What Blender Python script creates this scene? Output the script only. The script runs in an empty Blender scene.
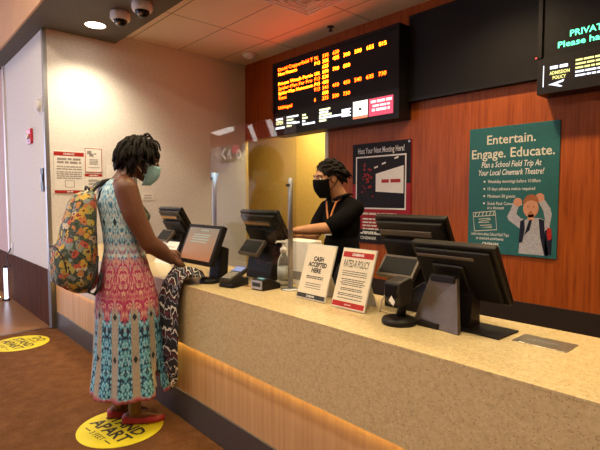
import bpy, bmesh, math, random
from mathutils import Vector, Matrix, Euler, noise
R = math.radians
PI = math.pi
scn = bpy.context.scene
col = scn.collection
random.seed(4)

# ------------------------------------------------------------------ materials
MATS = {}
def newmat(name):
    m = bpy.data.materials.new(name); m.use_nodes = True
    nt = m.node_tree
    b = nt.nodes['Principled BSDF']
    return m, nt, b
def N(nt, t, **kw):
    n = nt.nodes.new(t)
    for k, v in kw.items():
        if k == 'inp':
            for a, c in v.items(): n.inputs[a].default_value = c
        else: setattr(n, k, v)
    return n
def L(nt, a, b): nt.links.new(a, b)
def ramp(nt, fac, stops, interp='LINEAR'):
    n = nt.nodes.new('ShaderNodeValToRGB'); cr = n.color_ramp; cr.interpolation = interp
    while len(cr.elements) > 1: cr.elements.remove(cr.elements[-1])
    cr.elements[0].position = stops[0][0]; cr.elements[0].color = (*stops[0][1], 1)
    for p, c in stops[1:]:
        e = cr.elements.new(p); e.color = (*c, 1)
    L(nt, fac, n.inputs[0]); return n.outputs[0]
def math_(nt, op, a, b=None, c=None):
    n = nt.nodes.new('ShaderNodeMath'); n.operation = op
    for i, v in enumerate((a, b, c)):
        if v is None: continue
        if isinstance(v, (int, float)): n.inputs[i].default_value = v
        else: L(nt, v, n.inputs[i])
    return n.outputs[0]
def mixc(nt, fac, a, b):
    n = nt.nodes.new('ShaderNodeMix'); n.data_type = 'RGBA'
    for sock, v in ((n.inputs[0], fac), (n.inputs[6], a), (n.inputs[7], b)):
        if isinstance(v, (int, float)): sock.default_value = v
        elif isinstance(v, tuple): sock.default_value = (*v, 1)
        else: L(nt, v, sock)
    return n.outputs[2]
def coords(nt, kind='Object', scale=(1, 1, 1), rot=(0, 0, 0)):
    t = nt.nodes.new('ShaderNodeTexCoord'); mp = nt.nodes.new('ShaderNodeMapping')
    mp.inputs['Scale'].default_value = scale; mp.inputs['Rotation'].default_value = rot
    L(nt, t.outputs[kind], mp.inputs[0]); return mp.outputs[0]
def bump(nt, b, h, strength=.2, dist=.01):
    n = nt.nodes.new('ShaderNodeBump'); n.inputs['Strength'].default_value = strength; n.inputs['Distance'].default_value = dist
    L(nt, h, n.inputs['Height']); L(nt, n.outputs[0], b.inputs['Normal'])
def plain(name, c, rough=.5, metal=0, var=.12, scale=30, bmp=0, spec=.5, emit=None, es=1):
    m, nt, b = newmat(name)
    nz = N(nt, 'ShaderNodeTexNoise', inp={'Scale': scale, 'Detail': 3.}); L(nt, coords(nt), nz.inputs[0])
    lo = tuple(v * (1 - var) for v in c); hi = tuple(min(1, v * (1 + var)) for v in c)
    L(nt, ramp(nt, nz.outputs[0], [(.3, lo), (.7, hi)]), b.inputs['Base Color'])
    b.inputs['Roughness'].default_value = rough; b.inputs['Metallic'].default_value = metal
    b.inputs['Specular IOR Level'].default_value = spec
    if bmp: bump(nt, b, nz.outputs[0], bmp, .004)
    if emit:
        b.inputs['Emission Color'].default_value = (*emit, 1); b.inputs['Emission Strength'].default_value = es
    if name.startswith(('print', 'photo')): b.inputs['Specular IOR Level'].default_value = .15
    MATS[name] = m; return m
def emitter(name, c, s):
    m, nt, b = newmat(name)
    b.inputs['Base Color'].default_value = (.02, .02, .02, 1)
    b.inputs['Emission Color'].default_value = (*c, 1); b.inputs['Emission Strength'].default_value = s
    return m

M = {}
M['black'] = plain('black_plastic', (.010, .008, .007), .42, 0, .12, 30, 0, .22)
M['black_soft'] = plain('black_soft', (.008, .007, .007), .6, 0, .12, 30, 0, .2)
M['dark_screen'] = plain('dark_screen', (.006, .006, .006), .15, 0, .1, 30, 0, .3)
M['charcoal'] = plain('charcoal', (.024, .02, .018), .45, 0, .12, 30, 0, .25)
M['stand_grey'] = plain('stand_grey', (.11, .085, .065), .42, .3)
M['steel'] = plain('steel', (.36, .36, .37), .45, 1., .06, 60)
M['brushed'] = plain('brushed', (.50, .46, .38), .35, 1., .1, 80)
M['white_plastic'] = plain('white_plastic', (.75, .73, .70), .4, 0, .04)
M['white_paper'] = plain('white_paper', (.80, .78, .72), .7, 0, .03)
M['cream_card'] = plain('cream_card', (.68, .60, .44), .5, 0, .03)
M['ink'] = plain('ink', (.02, .017, .015), .6)
M['ink_grey'] = plain('ink_grey', (.28, .26, .24), .7)
M['print_red'] = plain('print_red', (.38, .025, .02), .5, 0, .05)
M['print_white'] = plain('print_white', (.80, .78, .74), .6, 0, .02)
M['print_teal'] = plain('print_teal', (.028, .125, .13), .45, 0, .05)
M['print_chalk'] = plain('print_chalk', (.62, .62, .52), .7, 0, .05)
M['print_poster_red'] = plain('print_poster_red', (.30, .012, .02), .45, 0, .1, 6)
M['alarm_red'] = plain('alarm_red', (.60, .02, .05), .35)
M['dark_band'] = plain('dark_band', (.022, .012, .008), .5)
M['soffit'] = plain('soffit', (.105, .085, .06), .7)
M['fascia'] = plain('fascia', (.60, .35, .19), .6, 0, .08, 2)
M['kick'] = plain('kick', (.055, .045, .042), .45)
M['gold'] = plain('gold', (.55, .33, .13), .35, .6)
M['acrylic_edge'] = plain('acrylic_edge', (.60, .58, .52), .15)
M['skin_f'] = plain('skin_deep', (.155, .062, .032), .45, 0, .10, 14)
M['skin_m'] = plain('skin_tan', (.46, .22, .11), .48, 0, .06, 14)
M['hair'] = plain('hair_black', (.010, .007, .005), .7, 0, .5, 90, 0, .2)
M['shoe_red'] = plain('shoe_red', (.30, .015, .03), .35)
M['mask_teal'] = plain('mask_teal', (.30, .56, .66), .7, 0, .06, 40)
M['shirt'] = plain('shirt_black', (.0055, .005, .005), .9, 0, .3, 60, 0, .06)
M['trousers'] = plain('trousers', (.015, .014, .016), .8)
M['eye_white'] = plain('eye_white', (.7, .66, .6), .3)
M['lanyard'] = plain('lanyard_orange', (.65, .22, .05), .6)
M['cable'] = plain('cable', (.015, .013, .012), .5)
M['cable_pale'] = plain('cable_pale', (.55, .45, .30), .5)
M['gel'] = plain('gel', (.36, .38, .36), .2)
M['denim'] = plain('photo_shirt', (.38, .38, .43), .6, 0, .2, 60)
M['photo_skin'] = plain('photo_skin', (.55, .27, .17), .6, 0, .06)
M['photo_hair'] = plain('photo_hair', (.33, .12, .05), .6, 0, .2, 60)
M['photo_navy'] = plain('photo_navy', (.012, .014, .03), .6)
M['photo_dark'] = plain('photo_dark', (.012, .009, .011), .5)

def wall_mat(name, c, bs=260):
    m, nt, b = newmat(name)
    co = coords(nt)
    nz = N(nt, 'ShaderNodeTexNoise', inp={'Scale': bs, 'Detail': 2.}); L(nt, co, nz.inputs[0])
    n2 = N(nt, 'ShaderNodeTexNoise', inp={'Scale': 45., 'Detail': 4.}); L(nt, co, n2.inputs[0])
    f = math_(nt, 'MULTIPLY_ADD', nz.outputs[0], .5, math_(nt, 'MULTIPLY', n2.outputs[0], .5))
    L(nt, ramp(nt, f, [(.35, tuple(v * .86 for v in c)), (.65, tuple(min(1, v * 1.1) for v in c))]), b.inputs['Base Color'])
    b.inputs['Roughness'].default_value = .75
    bump(nt, b, f, .25, .003); return m
M['wall'] = wall_mat('vinyl_wall', (.73, .70, .65))
M['wall_pink'] = wall_mat('pink_wall', (.60, .42, .38))
M['wall_yellow'] = wall_mat('yellow_wall', (.72, .52, .15))
M['wall_lobby'] = wall_mat('lobby_wall', (.42, .18, .08))

def veneer(name, dark, mid, light, sx, sz, rough=.45, spec=.22):
    m, nt, b = newmat(name)
    co = coords(nt, scale=(sx, sx, sz))
    n1 = N(nt, 'ShaderNodeTexNoise', inp={'Scale': 1., 'Detail': 5., 'Roughness': .65}); L(nt, co, n1.inputs[0])
    L(nt, ramp(nt, n1.outputs[0], [(.28, dark), (.5, mid), (.75, light)]), b.inputs['Base Color'])
    b.inputs['Roughness'].default_value = rough; b.inputs['Specular IOR Level'].default_value = spec
    bump(nt, b, n1.outputs[0], .05, .002); return m
M['red_wood'] = veneer('red_wood', (.19, .033, .005), (.33, .070, .010), (.41, .10, .016), 46, 2.2, .42)
M['maple'] = veneer('maple', (.40, .22, .10), (.52, .31, .155), (.60, .38, .20), 30, .8, .4)
M['dark_wood'] = veneer('dark_wood', (.05, .018, .010), (.085, .032, .017), (.115, .045, .024), 40, 2.2, .75, spec=.03)

def granite():
    m, nt, b = newmat('quartz')
    co = coords(nt)
    v = N(nt, 'ShaderNodeTexVoronoi', inp={'Scale': 170.}); L(nt, co, v.inputs[0])
    n1 = N(nt, 'ShaderNodeTexNoise', inp={'Scale': 70., 'Detail': 4.}); L(nt, co, n1.inputs[0])
    base = ramp(nt, n1.outputs[0], [(.3, (.50, .38, .20)), (.55, (.58, .45, .24)), (.75, (.63, .50, .28))])
    sep = N(nt, 'ShaderNodeSeparateColor'); L(nt, v.outputs['Color'], sep.inputs[0])
    near = math_(nt, 'LESS_THAN', v.outputs['Distance'], .42)
    dk = math_(nt, 'MULTIPLY', math_(nt, 'GREATER_THAN', sep.outputs[0], .84), near)
    lt = math_(nt, 'MULTIPLY', math_(nt, 'LESS_THAN', sep.outputs[0], .16), near)
    c = mixc(nt, math_(nt, 'MULTIPLY', dk, .45), base, (.16, .07, .035))
    c = mixc(nt, math_(nt, 'MULTIPLY', lt, .4), c, (.75, .66, .50))
    L(nt, c, b.inputs['Base Color']); b.inputs['Roughness'].default_value = .22
    return m
M['granite'] = granite()

def carpet():
    m, nt, b = newmat('carpet')
    co = coords(nt)
    n1 = N(nt, 'ShaderNodeTexNoise', inp={'Scale': 120., 'Detail': 5.}); L(nt, co, n1.inputs[0])
    n2 = N(nt, 'ShaderNodeTexNoise', inp={'Scale': 9., 'Detail': 6., 'Roughness': .7}); L(nt, co, n2.inputs[0])
    f = math_(nt, 'MULTIPLY_ADD', n1.outputs[0], .45, math_(nt, 'MULTIPLY', n2.outputs[0], .55))
    L(nt, ramp(nt, f, [(.33, (.072, .031, .012)), (.52, (.13, .056, .022)), (.68, (.185, .083, .034))]), b.inputs['Base Color'])
    b.inputs['Roughness'].default_value = .95; b.inputs['Specular IOR Level'].default_value = .1
    bump(nt, b, n1.outputs[0], .5, .006); return m
M['carpet'] = carpet()
def tile():
    m, nt, b = newmat('tile')
    br = N(nt, 'ShaderNodeTexBrick', offset=0., inp={'Scale': 1., 'Mortar Size': .006, 'Brick Width': .6, 'Row Height': .6,
            'Color1': (.27, .135, .06, 1), 'Color2': (.29, .145, .065, 1), 'Mortar': (.17, .09, .05, 1)})
    L(nt, coords(nt), br.inputs[0]); L(nt, br.outputs[0], b.inputs['Base Color'])
    b.inputs['Roughness'].default_value = .30; b.inputs['Specular IOR Level'].default_value = .12; return m
M['tile'] = tile()
def ceiling_mat():
    m, nt, b = newmat('ceiling_tile')
    t = N(nt, 'ShaderNodeMapping'); tc = N(nt, 'ShaderNodeTexCoord'); L(nt, tc.outputs['Object'], t.inputs[0])
    t.inputs['Location'].default_value = (.18, .30, 0)
    br = N(nt, 'ShaderNodeTexBrick', offset=0., inp={'Scale': 1., 'Mortar Size': .007, 'Brick Width': 1.22, 'Row Height': .61,
            'Color1': (.80, .63, .45, 1), 'Color2': (.81, .64, .46, 1), 'Mortar': (.30, .22, .15, 1)})
    L(nt, t.outputs[0], br.inputs[0]); L(nt, br.outputs[0], b.inputs['Base Color'])
    nz = N(nt, 'ShaderNodeTexNoise', inp={'Scale': 90.}); L(nt, tc.outputs['Object'], nz.inputs[0])
    bump(nt, b, nz.outputs[0], .2, .003)
    b.inputs['Roughness'].default_value = .9; return m
M['ceiling'] = ceiling_mat()
def rug():
    m, nt, b = newmat('rug')
    v = N(nt, 'ShaderNodeTexVoronoi', inp={'Scale': 9.}); L(nt, coords(nt), v.inputs[0])
    L(nt, ramp(nt, v.outputs['Distance'], [(0., (.45, .25, .05)), (.25, (.40, .03, .02)), (.6, (.14, .01, .03))]), b.inputs['Base Color'])
    b.inputs['Roughness'].default_value = .95; return m
M['rug'] = rug()
def sticker_mat():
    return plain('sticker_yellow', (.72, .62, .02), .5, 0, .04, 10)
M['sticker'] = sticker_mat()
def glass():
    m, nt, b = newmat('clear_acrylic')
    out = [n for n in nt.nodes if n.type == 'OUTPUT_MATERIAL'][0]
    tr = N(nt, 'ShaderNodeBsdfTransparent', inp={'Color': (.93, .94, .94, 1)})
    gl = N(nt, 'ShaderNodeBsdfGlossy', inp={'Roughness': .02, 'Color': (1, 1, 1, 1)})
    fr = N(nt, 'ShaderNodeFresnel'); ge = N(nt, 'ShaderNodeNewGeometry'); L(nt, math_(nt, 'MULTIPLY_ADD', ge.outputs['Backfacing'], -.7742, 1.45), fr.inputs[0])
    mx = N(nt, 'ShaderNodeMixShader')
    L(nt, math_(nt, 'MULTIPLY', fr.outputs[0], .9), mx.inputs[0]); L(nt, tr.outputs[0], mx.inputs[1]); L(nt, gl.outputs[0], mx.inputs[2])
    L(nt, mx.outputs[0], out.inputs[0]); nt.nodes.remove(b); return m
M['glass'] = glass()
def clear_plastic():
    m, nt, b = newmat('bottle_clear')
    b.inputs['Base Color'].default_value = (.8, .85, .83, 1); b.inputs['Roughness'].default_value = .08
    b.inputs['Transmission Weight'].default_value = .85; b.inputs['IOR'].default_value = 1.2
    return m
M['clear'] = clear_plastic()

def dress_mat():
    m, nt, b = newmat('dress_print')
    uv = N(nt, 'ShaderNodeUVMap'); sp = N(nt, 'ShaderNodeSeparateXYZ'); L(nt, uv.outputs[0], sp.inputs[0])
    u, v = sp.outputs[0], sp.outputs[1]
    def mirror(k=6., off=0.):
        return math_(nt, 'MULTIPLY', math_(nt, 'ABSOLUTE', math_(nt, 'SUBTRACT', math_(nt, 'FRACT', math_(nt, 'MULTIPLY_ADD', u, k, off)), .5)), 2.)
    mu = mirror(11., .1)
    cmb = N(nt, 'ShaderNodeCombineXYZ'); L(nt, mu, cmb.inputs[0]); L(nt, math_(nt, 'MULTIPLY', v, 11.), cmb.inputs[1])
    def vor(scale):
        n = N(nt, 'ShaderNodeTexVoronoi', inp={'Scale': scale}); L(nt, cmb.outputs[0], n.inputs[0]); return n
    v1, v2, v3 = vor(.95), vor(4.2), vor(6.)
    rings = math_(nt, 'MULTIPLY_ADD', math_(nt, 'SINE', math_(nt, 'MULTIPLY', v1.outputs['Distance'], 19.)), .5, .5)
    fine = v2.outputs['Distance']
    # pink paisley
    pink = ramp(nt, rings, [(0., (.40, .02, .10)), (.40, (.64, .15, .25)), (.60, (.66, .38, .26)), (.85, (.66, .54, .36)), (1., (.56, .08, .18))])
    pink = mixc(nt, math_(nt, 'MULTIPLY', math_(nt, 'LESS_THAN', fine, .22), .75), pink, (.56, .50, .42))
    pink = mixc(nt, math_(nt, 'MULTIPLY', math_(nt, 'GREATER_THAN', fine, .52), .6), pink, (.36, .01, .08))
    # blue stripes
    blue = ramp(nt, v3.outputs['Distance'], [(0., (.58, .74, .80)), (.32, (.20, .54, .70)), (.54, (.08, .36, .56)), (.72, (.015, .03, .07))])
    blue = mixc(nt, math_(nt, 'MULTIPLY', math_(nt, 'LESS_THAN', fine, .16), .9), blue, (.55, .62, .64))
    taupe = mixc(nt, math_(nt, 'MULTIPLY', math_(nt, 'GREATER_THAN', v3.outputs['Distance'], .5), .35), (.42, .37, .29), (.24, .25, .26))
    # stripes in u
    stripe = math_(nt, 'GREATER_THAN', mu, .38)
    low = mixc(nt, stripe, taupe, blue)
    # black diamonds in the taupe stripe
    dv = math_(nt, 'ABSOLUTE', math_(nt, 'SUBTRACT', math_(nt, 'FRACT', math_(nt, 'MULTIPLY_ADD', v, 5.2, .5)), .5))
    dia = math_(nt, 'LESS_THAN', math_(nt, 'MULTIPLY_ADD', dv, 2.6, mu), .24)
    low = mixc(nt, dia, low, (.012, .03, .04))
    # top: pale blue and white with darker medallions
    top = ramp(nt, v3.outputs['Distance'], [(0., (.78, .82, .82)), (.26, (.52, .72, .80)), (.52, (.24, .54, .70)), (.76, (.05, .18, .34))])
    top = mixc(nt, math_(nt, 'MULTIPLY', math_(nt, 'GREATER_THAN', rings, .7), .6), top, (.74, .74, .68))
    dv2 = math_(nt, 'ABSOLUTE', math_(nt, 'SUBTRACT', v, .805))
    med = math_(nt, 'LESS_THAN', math_(nt, 'MULTIPLY_ADD', dv2, 14., mu), .30)
    top = mixc(nt, med, top, (.01, .04, .06))
    # jagged borders
    jag = math_(nt, 'MULTIPLY_ADD', math_(nt, 'SUBTRACT', mu, .5), .10, v)
    jag2 = math_(nt, 'MULTIPLY_ADD', math_(nt, 'SUBTRACT', rings, .5), .03, jag)
    f1 = N(nt, 'ShaderNodeMapRange', inp={'From Min': .375, 'From Max': .40}); L(nt, jag2, f1.inputs[0])
    f2 = N(nt, 'ShaderNodeMapRange', inp={'From Min': .64, 'From Max': .72}); L(nt, math_(nt, 'MULTIPLY_ADD', math_(nt, 'SUBTRACT', fine, .4), .2, v), f2.inputs[0])
    c = mixc(nt, f1.outputs[0], low, pink); c = mixc(nt, f2.outputs[0], c, top)
    hem = math_(nt, 'LESS_THAN', math_(nt, 'MULTIPLY_ADD', mu, .012, v), .024)
    c = mixc(nt, math_(nt, 'MULTIPLY', hem, .8), c, (.55, .12, .18))
    L(nt, c, b.inputs['Base Color']); b.inputs['Roughness'].default_value = .75; return m
M['dress'] = dress_mat()
def flower_mat():
    m, nt, b = newmat('flower_print')
    co = coords(nt)
    wz = N(nt, 'ShaderNodeTexNoise', inp={'Scale': 26., 'Detail': 2.}); L(nt, co, wz.inputs[0])
    ad = N(nt, 'ShaderNodeVectorMath', operation='MULTIPLY_ADD'); L(nt, wz.outputs['Color'], ad.inputs[0]); ad.inputs[1].default_value = (.05, .05, .05); L(nt, co, ad.inputs[2])
    v = N(nt, 'ShaderNodeTexVoronoi', inp={'Scale': 25., 'Randomness': 1.}); L(nt, ad.outputs[0], v.inputs[0])
    s = N(nt, 'ShaderNodeSeparateColor'); L(nt, v.outputs['Color'], s.inputs[0])
    leaf = ramp(nt, wz.outputs[0], [(.36, (.012, .018, .02)), (.46, (.07, .11, .06)), (.53, (.02, .03, .035)), (.60, (.14, .17, .17)), (.66, (.03, .04, .03)), (.72, (.30, .28, .12))])
    petal = ramp(nt, s.outputs[0], [(0., (.55, .36, .05)), (.22, (.50, .20, .06)), (.38, (.55, .48, .33)), (.5, (.16, .22, .17)), (.62, (.46, .09, .06)), (.74, (.40, .36, .10)), (.86, (.22, .27, .27))], 'CONSTANT')
    d = v.outputs['Distance']
    c = mixc(nt, math_(nt, 'LESS_THAN', d, .55), leaf, petal)
    c = mixc(nt, math_(nt, 'LESS_THAN', d, .24), c, ramp(nt, s.outputs[1], [(0., (.14, .02, .015)), (.5, (.42, .22, .03)), (.75, (.30, .03, .02))], 'CONSTANT'))
    L(nt, c, b.inputs['Base Color']); b.inputs['Roughness'].default_value = .75; return m
M['flowers'] = flower_mat()
def zigzag_mat():
    m, nt, b = newmat('zigzag_print')
    uv = N(nt, 'ShaderNodeUVMap'); sp = N(nt, 'ShaderNodeSeparateXYZ'); L(nt, uv.outputs[0], sp.inputs[0])
    nz = N(nt, 'ShaderNodeTexNoise', inp={'Scale': 5., 'Detail': 2.}); L(nt, uv.outputs[0], nz.inputs[0])
    u = math_(nt, 'MULTIPLY_ADD', nz.outputs[0], .5, sp.outputs[0])
    tri = math_(nt, 'ABSOLUTE', math_(nt, 'SUBTRACT', math_(nt, 'FRACT', math_(nt, 'MULTIPLY', u, 2.6)), .5))
    w = math_(nt, 'FRACT', math_(nt, 'MULTIPLY_ADD', tri, 1.1, math_(nt, 'MULTIPLY_ADD', nz.outputs[0], 1.0, math_(nt, 'MULTIPLY', sp.outputs[1], 4.2))))
    c = ramp(nt, w, [(0., (.012, .012, .02)), (.34, (.012, .012, .02)), (.36, (.66, .62, .56)), (.48, (.66, .62, .56)), (.50, (.012, .012, .02)), (.66, (.12, .015, .03)), (.76, (.012, .012, .02)), (.84, (.30, .36, .44)), (.92, (.012, .012, .02))], 'CONSTANT')
    L(nt, c, b.inputs['Base Color']); b.inputs['Roughness'].default_value = .85; return m
M['zigzag'] = zigzag_mat()
def bodice_mat():
    m, nt, b = newmat('teal_print')
    v = N(nt, 'ShaderNodeTexVoronoi', inp={'Scale': 55.}); L(nt, coords(nt), v.inputs[0])
    L(nt, ramp(nt, v.outputs['Distance'], [(0., (.45, .52, .46)), (.3, (.08, .24, .22)), (.55, (.01, .02, .025))]), b.inputs['Base Color']); return m
M['bodice'] = bodice_mat()

# ------------------------------------------------------------------ mesh helpers
def mk(name, bm, mat, parent=None, smooth=False, bevel=0, mats=None):
    me = bpy.data.meshes.new(name)
    bmesh.ops.recalc_face_normals(bm, faces=bm.faces[:]) if not bm.faces.layers.int.get('keep') else None
    bm.to_mesh(me); bm.free()
    for mm in (mats or [mat]): me.materials.append(mm)
    o = bpy.data.objects.new(name, me); col.objects.link(o)
    if smooth:
        for p in me.polygons: p.use_smooth = True
    if bevel:
        md = o.modifiers.new('b', 'BEVEL'); md.width = bevel; md.segments = 2; md.limit_method = 'ANGLE'; md.angle_limit = R(40)
    if parent is not None: o.parent = parent
    return o
def thing(name, label, cat, loc=(0, 0, 0), rz=0, group=None):
    o = bpy.data.objects.new(name, None); col.objects.link(o); o.empty_display_size = .05
    o.location = loc; o.rotation_euler = (0, 0, rz); tag(o, label, cat, group); return o
def tag(o, label, cat, group=None):
    o['label'] = label; o['category'] = cat
    if group: o['group'] = group
    return o
def struct(o): o['kind'] = 'structure'; return o
def box(bm, x0, x1, y0, y1, z0, z1, mtx=None):
    vs = [Vector((x, y, z)) for z in (z0, z1) for y in (y0, y1) for x in (x0, x1)]
    if mtx is not None: vs = [mtx @ v for v in vs]
    v = [bm.verts.new(p) for p in vs]
    for f in ((0, 2, 3, 1), (4, 5, 7, 6), (0, 1, 5, 4), (2, 6, 7, 3), (0, 4, 6, 2), (1, 3, 7, 5)): bm.faces.new([v[i] for i in f])
def B(*a, mtx=None):
    bm = bmesh.new(); box(bm, *a, mtx=mtx); return bm
def quad(bm, x0, x1, y0, y1, z=0):
    bm.faces.new([bm.verts.new(p) for p in ((x0, y0, z), (x1, y0, z), (x1, y1, z), (x0, y1, z))])
def poly(bm, pts, z=0):
    bm.faces.new([bm.verts.new((p[0], p[1], z)) for p in pts])
def prism(bm, pts, h0, h1, fn):
    """pts 2-D outline, fn(a,b,h)->xyz"""
    lo = [bm.verts.new(fn(a, b, h0)) for a, b in pts]; hi = [bm.verts.new(fn(a, b, h1)) for a, b in pts]
    n = len(pts); bm.faces.new(lo[::-1]); bm.faces.new(hi)
    for i in range(n): bm.faces.new((lo[i], lo[(i + 1) % n], hi[(i + 1) % n], hi[i]))
def frame_at(d):
    d = d.normalized(); a = Vector((0, 0, 1)) if abs(d.z) < .9 else Vector((1, 0, 0))
    x = d.cross(a).normalized(); return x, d.cross(x).normalized()
def tube(bm, pts, rad, seg=8, cap=True):
    pts = [Vector(p) for p in pts]
    if isinstance(rad, (int, float)): rad = [rad] * len(pts)
    rings = []; x = None
    for i, p in enumerate(pts):
        d = (pts[min(i + 1, len(pts) - 1)] - pts[max(i - 1, 0)])
        if d.length < 1e-9: d = Vector((0, 0, 1))
        d.normalize()
        if x is None: x, y = frame_at(d)
        else:
            x = (x - d * x.dot(d)).normalized(); y = d.cross(x)
        rings.append([bm.verts.new(p + rad[i] * (math.cos(2 * PI * k / seg) * x + math.sin(2 * PI * k / seg) * y)) for k in range(seg)])
    for a, b in zip(rings, rings[1:]):
        for k in range(seg): bm.faces.new((a[k], a[(k + 1) % seg], b[(k + 1) % seg], b[k]))
    if cap: bm.faces.new(rings[0][::-1]); bm.faces.new(rings[-1])
def lathe(bm, prof, seg=24, center=(0, 0, 0), mtx=None):
    c = Vector(center); rings = []
    for r, z in prof:
        ps = [Vector((r * math.cos(2 * PI * k / seg), r * math.sin(2 * PI * k / seg), z)) for k in range(seg)]
        if mtx is not None: ps = [mtx @ p for p in ps]
        rings.append([bm.verts.new(p + c) for p in ps])
    for a, b in zip(rings, rings[1:]):
        for k in range(seg): bm.faces.new((a[k], a[(k + 1) % seg], b[(k + 1) % seg], b[k]))
    bm.faces.new(rings[0][::-1]); bm.faces.new(rings[-1])
def ell(bm, c, r, rot=(0, 0, 0), u=20, v=14):
    mt = Matrix.Translation(c) @ Euler(rot).to_matrix().to_4x4() @ Matrix.Diagonal((*r, 1))
    bmesh.ops.create_uvsphere(bm, u_segments=u, v_segments=v, radius=1, matrix=mt)
def limb(bm, pts, rads, seg=14):
    """closed capsules joined at the joints"""
    for p, r in zip(pts, rads): ell(bm, p, (r, r, r), u=14, v=10)
    for (a, b, ra, rb) in zip(pts, pts[1:], rads, rads[1:]): tube(bm, [a, b], [ra, rb], seg)
def remeshed(name, bm, vox, mat, parent=None, smooth=3, fac=.5):
    me = bpy.data.meshes.new('tmp'); bm.to_mesh(me); bm.free()
    o = bpy.data.objects.new('tmp', me); col.objects.link(o)
    md = o.modifiers.new('r', 'REMESH'); md.mode = 'VOXEL'; md.voxel_size = vox
    ms = o.modifiers.new('s', 'SMOOTH'); ms.factor = fac; ms.iterations = smooth
    bpy.context.view_layer.update()
    ev = o.evaluated_get(bpy.context.evaluated_depsgraph_get())
    me2 = bpy.data.meshes.new_from_object(ev)
    bpy.data.objects.remove(o); bpy.data.meshes.remove(me)
    me2.name = name; me2.materials.clear(); me2.materials.append(mat)
    for p in me2.polygons: p.use_smooth = True
    r = bpy.data.objects.new(name, me2); col.objects.link(r)
    if parent is not None: r.parent = parent
    return r
def copy_tree(o, parent=None):
    c = o.copy(); col.objects.link(c)
    if parent is not None: c.parent = parent
    for ch in list(o.children): copy_tree(ch, c)
    return c

# ---- lettering
_cu = bpy.data.curves.new('f', 'FONT'); _cu.resolution_u = 2
_ob = bpy.data.objects.new('f', _cu); col.objects.link(_ob)
def text_verts(s, bold=0.):
    _cu.body = s; _cu.size = 1; _cu.offset = bold
    bpy.context.view_layer.update()
    ev = _ob.evaluated_get(bpy.context.evaluated_depsgraph_get())
    me = ev.to_mesh()
    vs = [v.co.copy() for v in me.vertices]; fs = [list(p.vertices) for p in me.polygons]
    ev.to_mesh_clear(); return vs, fs
_v, _f = text_verts('H'); CAP = max(v.y for v in _v)
def put_text(bm, s, x, y, h, w=None, align='C', bold=0., rot=0., z=0., skew=0.):
    """text with cap height h, baseline at y; w = forced total width"""
    vs, fs = text_verts(s, bold)
    if not vs: return
    x0 = min(v.x for v in vs); x1 = max(v.x for v in vs); k = h / CAP
    kx = (w / (x1 - x0)) if w else k
    W = (x1 - x0) * kx
    ox = {'L': 0, 'C': -W / 2, 'R': -W}[align]
    cs, sn = math.cos(rot), math.sin(rot)
    nv = []
    for v in vs:
        a = (v.x - x0) * kx + ox + skew * v.y * k; b = v.y * k
        nv.append(bm.verts.new((x + a * cs - b * sn, y + a * sn + b * cs, z)))
    for f in fs:
        try: bm.faces.new([nv[i] for i in f])
        except ValueError: pass
def words(bm, x, y, w, h, align='C', rnd=random, z=0.):
    """a line of print too small to read: word-long strokes"""
    segs = []; t = 0
    while t < w:
        l = rnd.uniform(1.5, 5.5) * h
        if t + l > w: l = w - t
        if l > h * .5: segs.append((t, t + l))
        t += l + h * .55
    if not segs: return
    W = segs[-1][1]; o = x - (W / 2 if align == 'C' else 0)
    for a, b in segs: quad(bm, o + a, o + b, y, y + h, z)
FACE = Matrix.Rotation(PI / 2, 4, 'X')      # local x,y,z -> x,-z,y : z faces the lobby
def flat(name, bm, mat, parent, mtx):
    bm.transform(mtx)
    me = bpy.data.meshes.new(name); bm.to_mesh(me); bm.free(); me.materials.append(mat)
    o = bpy.data.objects.new(name, me); col.objects.link(o); o.parent = parent; return o
def circ(cx, cy, r, n=24, ry=None): return [(cx + r * math.cos(2 * PI * k / n), cy + (ry or r) * math.sin(2 * PI * k / n)) for k in range(n)]
def stroke(bm, pts, w, z=0.):
    """a drawn line as a flat ribbon"""
    pts = [Vector((p[0], p[1])) for p in pts]; L_, R_ = [], []
    for i, p in enumerate(pts):
        d = (pts[min(i + 1, len(pts) - 1)] - pts[max(i - 1, 0)]).normalized(); n = Vector((-d.y, d.x)) * w / 2
        L_.append(bm.verts.new((p.x + n.x, p.y + n.y, z))); R_.append(bm.verts.new((p.x - n.x, p.y - n.y, z)))
    for i in range(len(pts) - 1): bm.faces.new((R_[i], R_[i + 1], L_[i + 1], L_[i]))

# ------------------------------------------------------------------ camera
cam = bpy.data.cameras.new('camera'); co_ = bpy.data.objects.new('camera', cam); col.objects.link(co_)
cam.sensor_width = 36; cam.lens = 468.99 / 600 * 36; cam.clip_start = .05
YAW, PITCH = R(47.805), R(3.44)
fw = Vector((-math.sin(YAW) * math.cos(PITCH), math.cos(YAW) * math.cos(PITCH), -math.sin(PITCH)))
rt = Vector((math.cos(YAW), math.sin(YAW), 0)); up = rt.cross(fw)
mw = Matrix((rt, up, -fw)).transposed().to_4x4(); mw.translation = (5.478, -1.365, 1.40)
co_.matrix_world = mw; scn.camera = co_

# ------------------------------------------------------------------ setting
CZ, SZ, YB = 3.235, 3.15, 2.56
struct(mk('floor_carpet', B(0, 9, -6.5, .02, -.05, 0), M['carpet']))
struct(mk('floor_tile', B(-9, 0, -6.5, .02, -.05, 0), M['tile']))
struct(mk('floor_booth', B(-3.5, 9, .02, 4.6, -.05, 0), M['dark_band']))
struct(mk('trim_floor_edge', B(-.02, .012, -6.5, -.005, 0, .004), M['brushed']))
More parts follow.
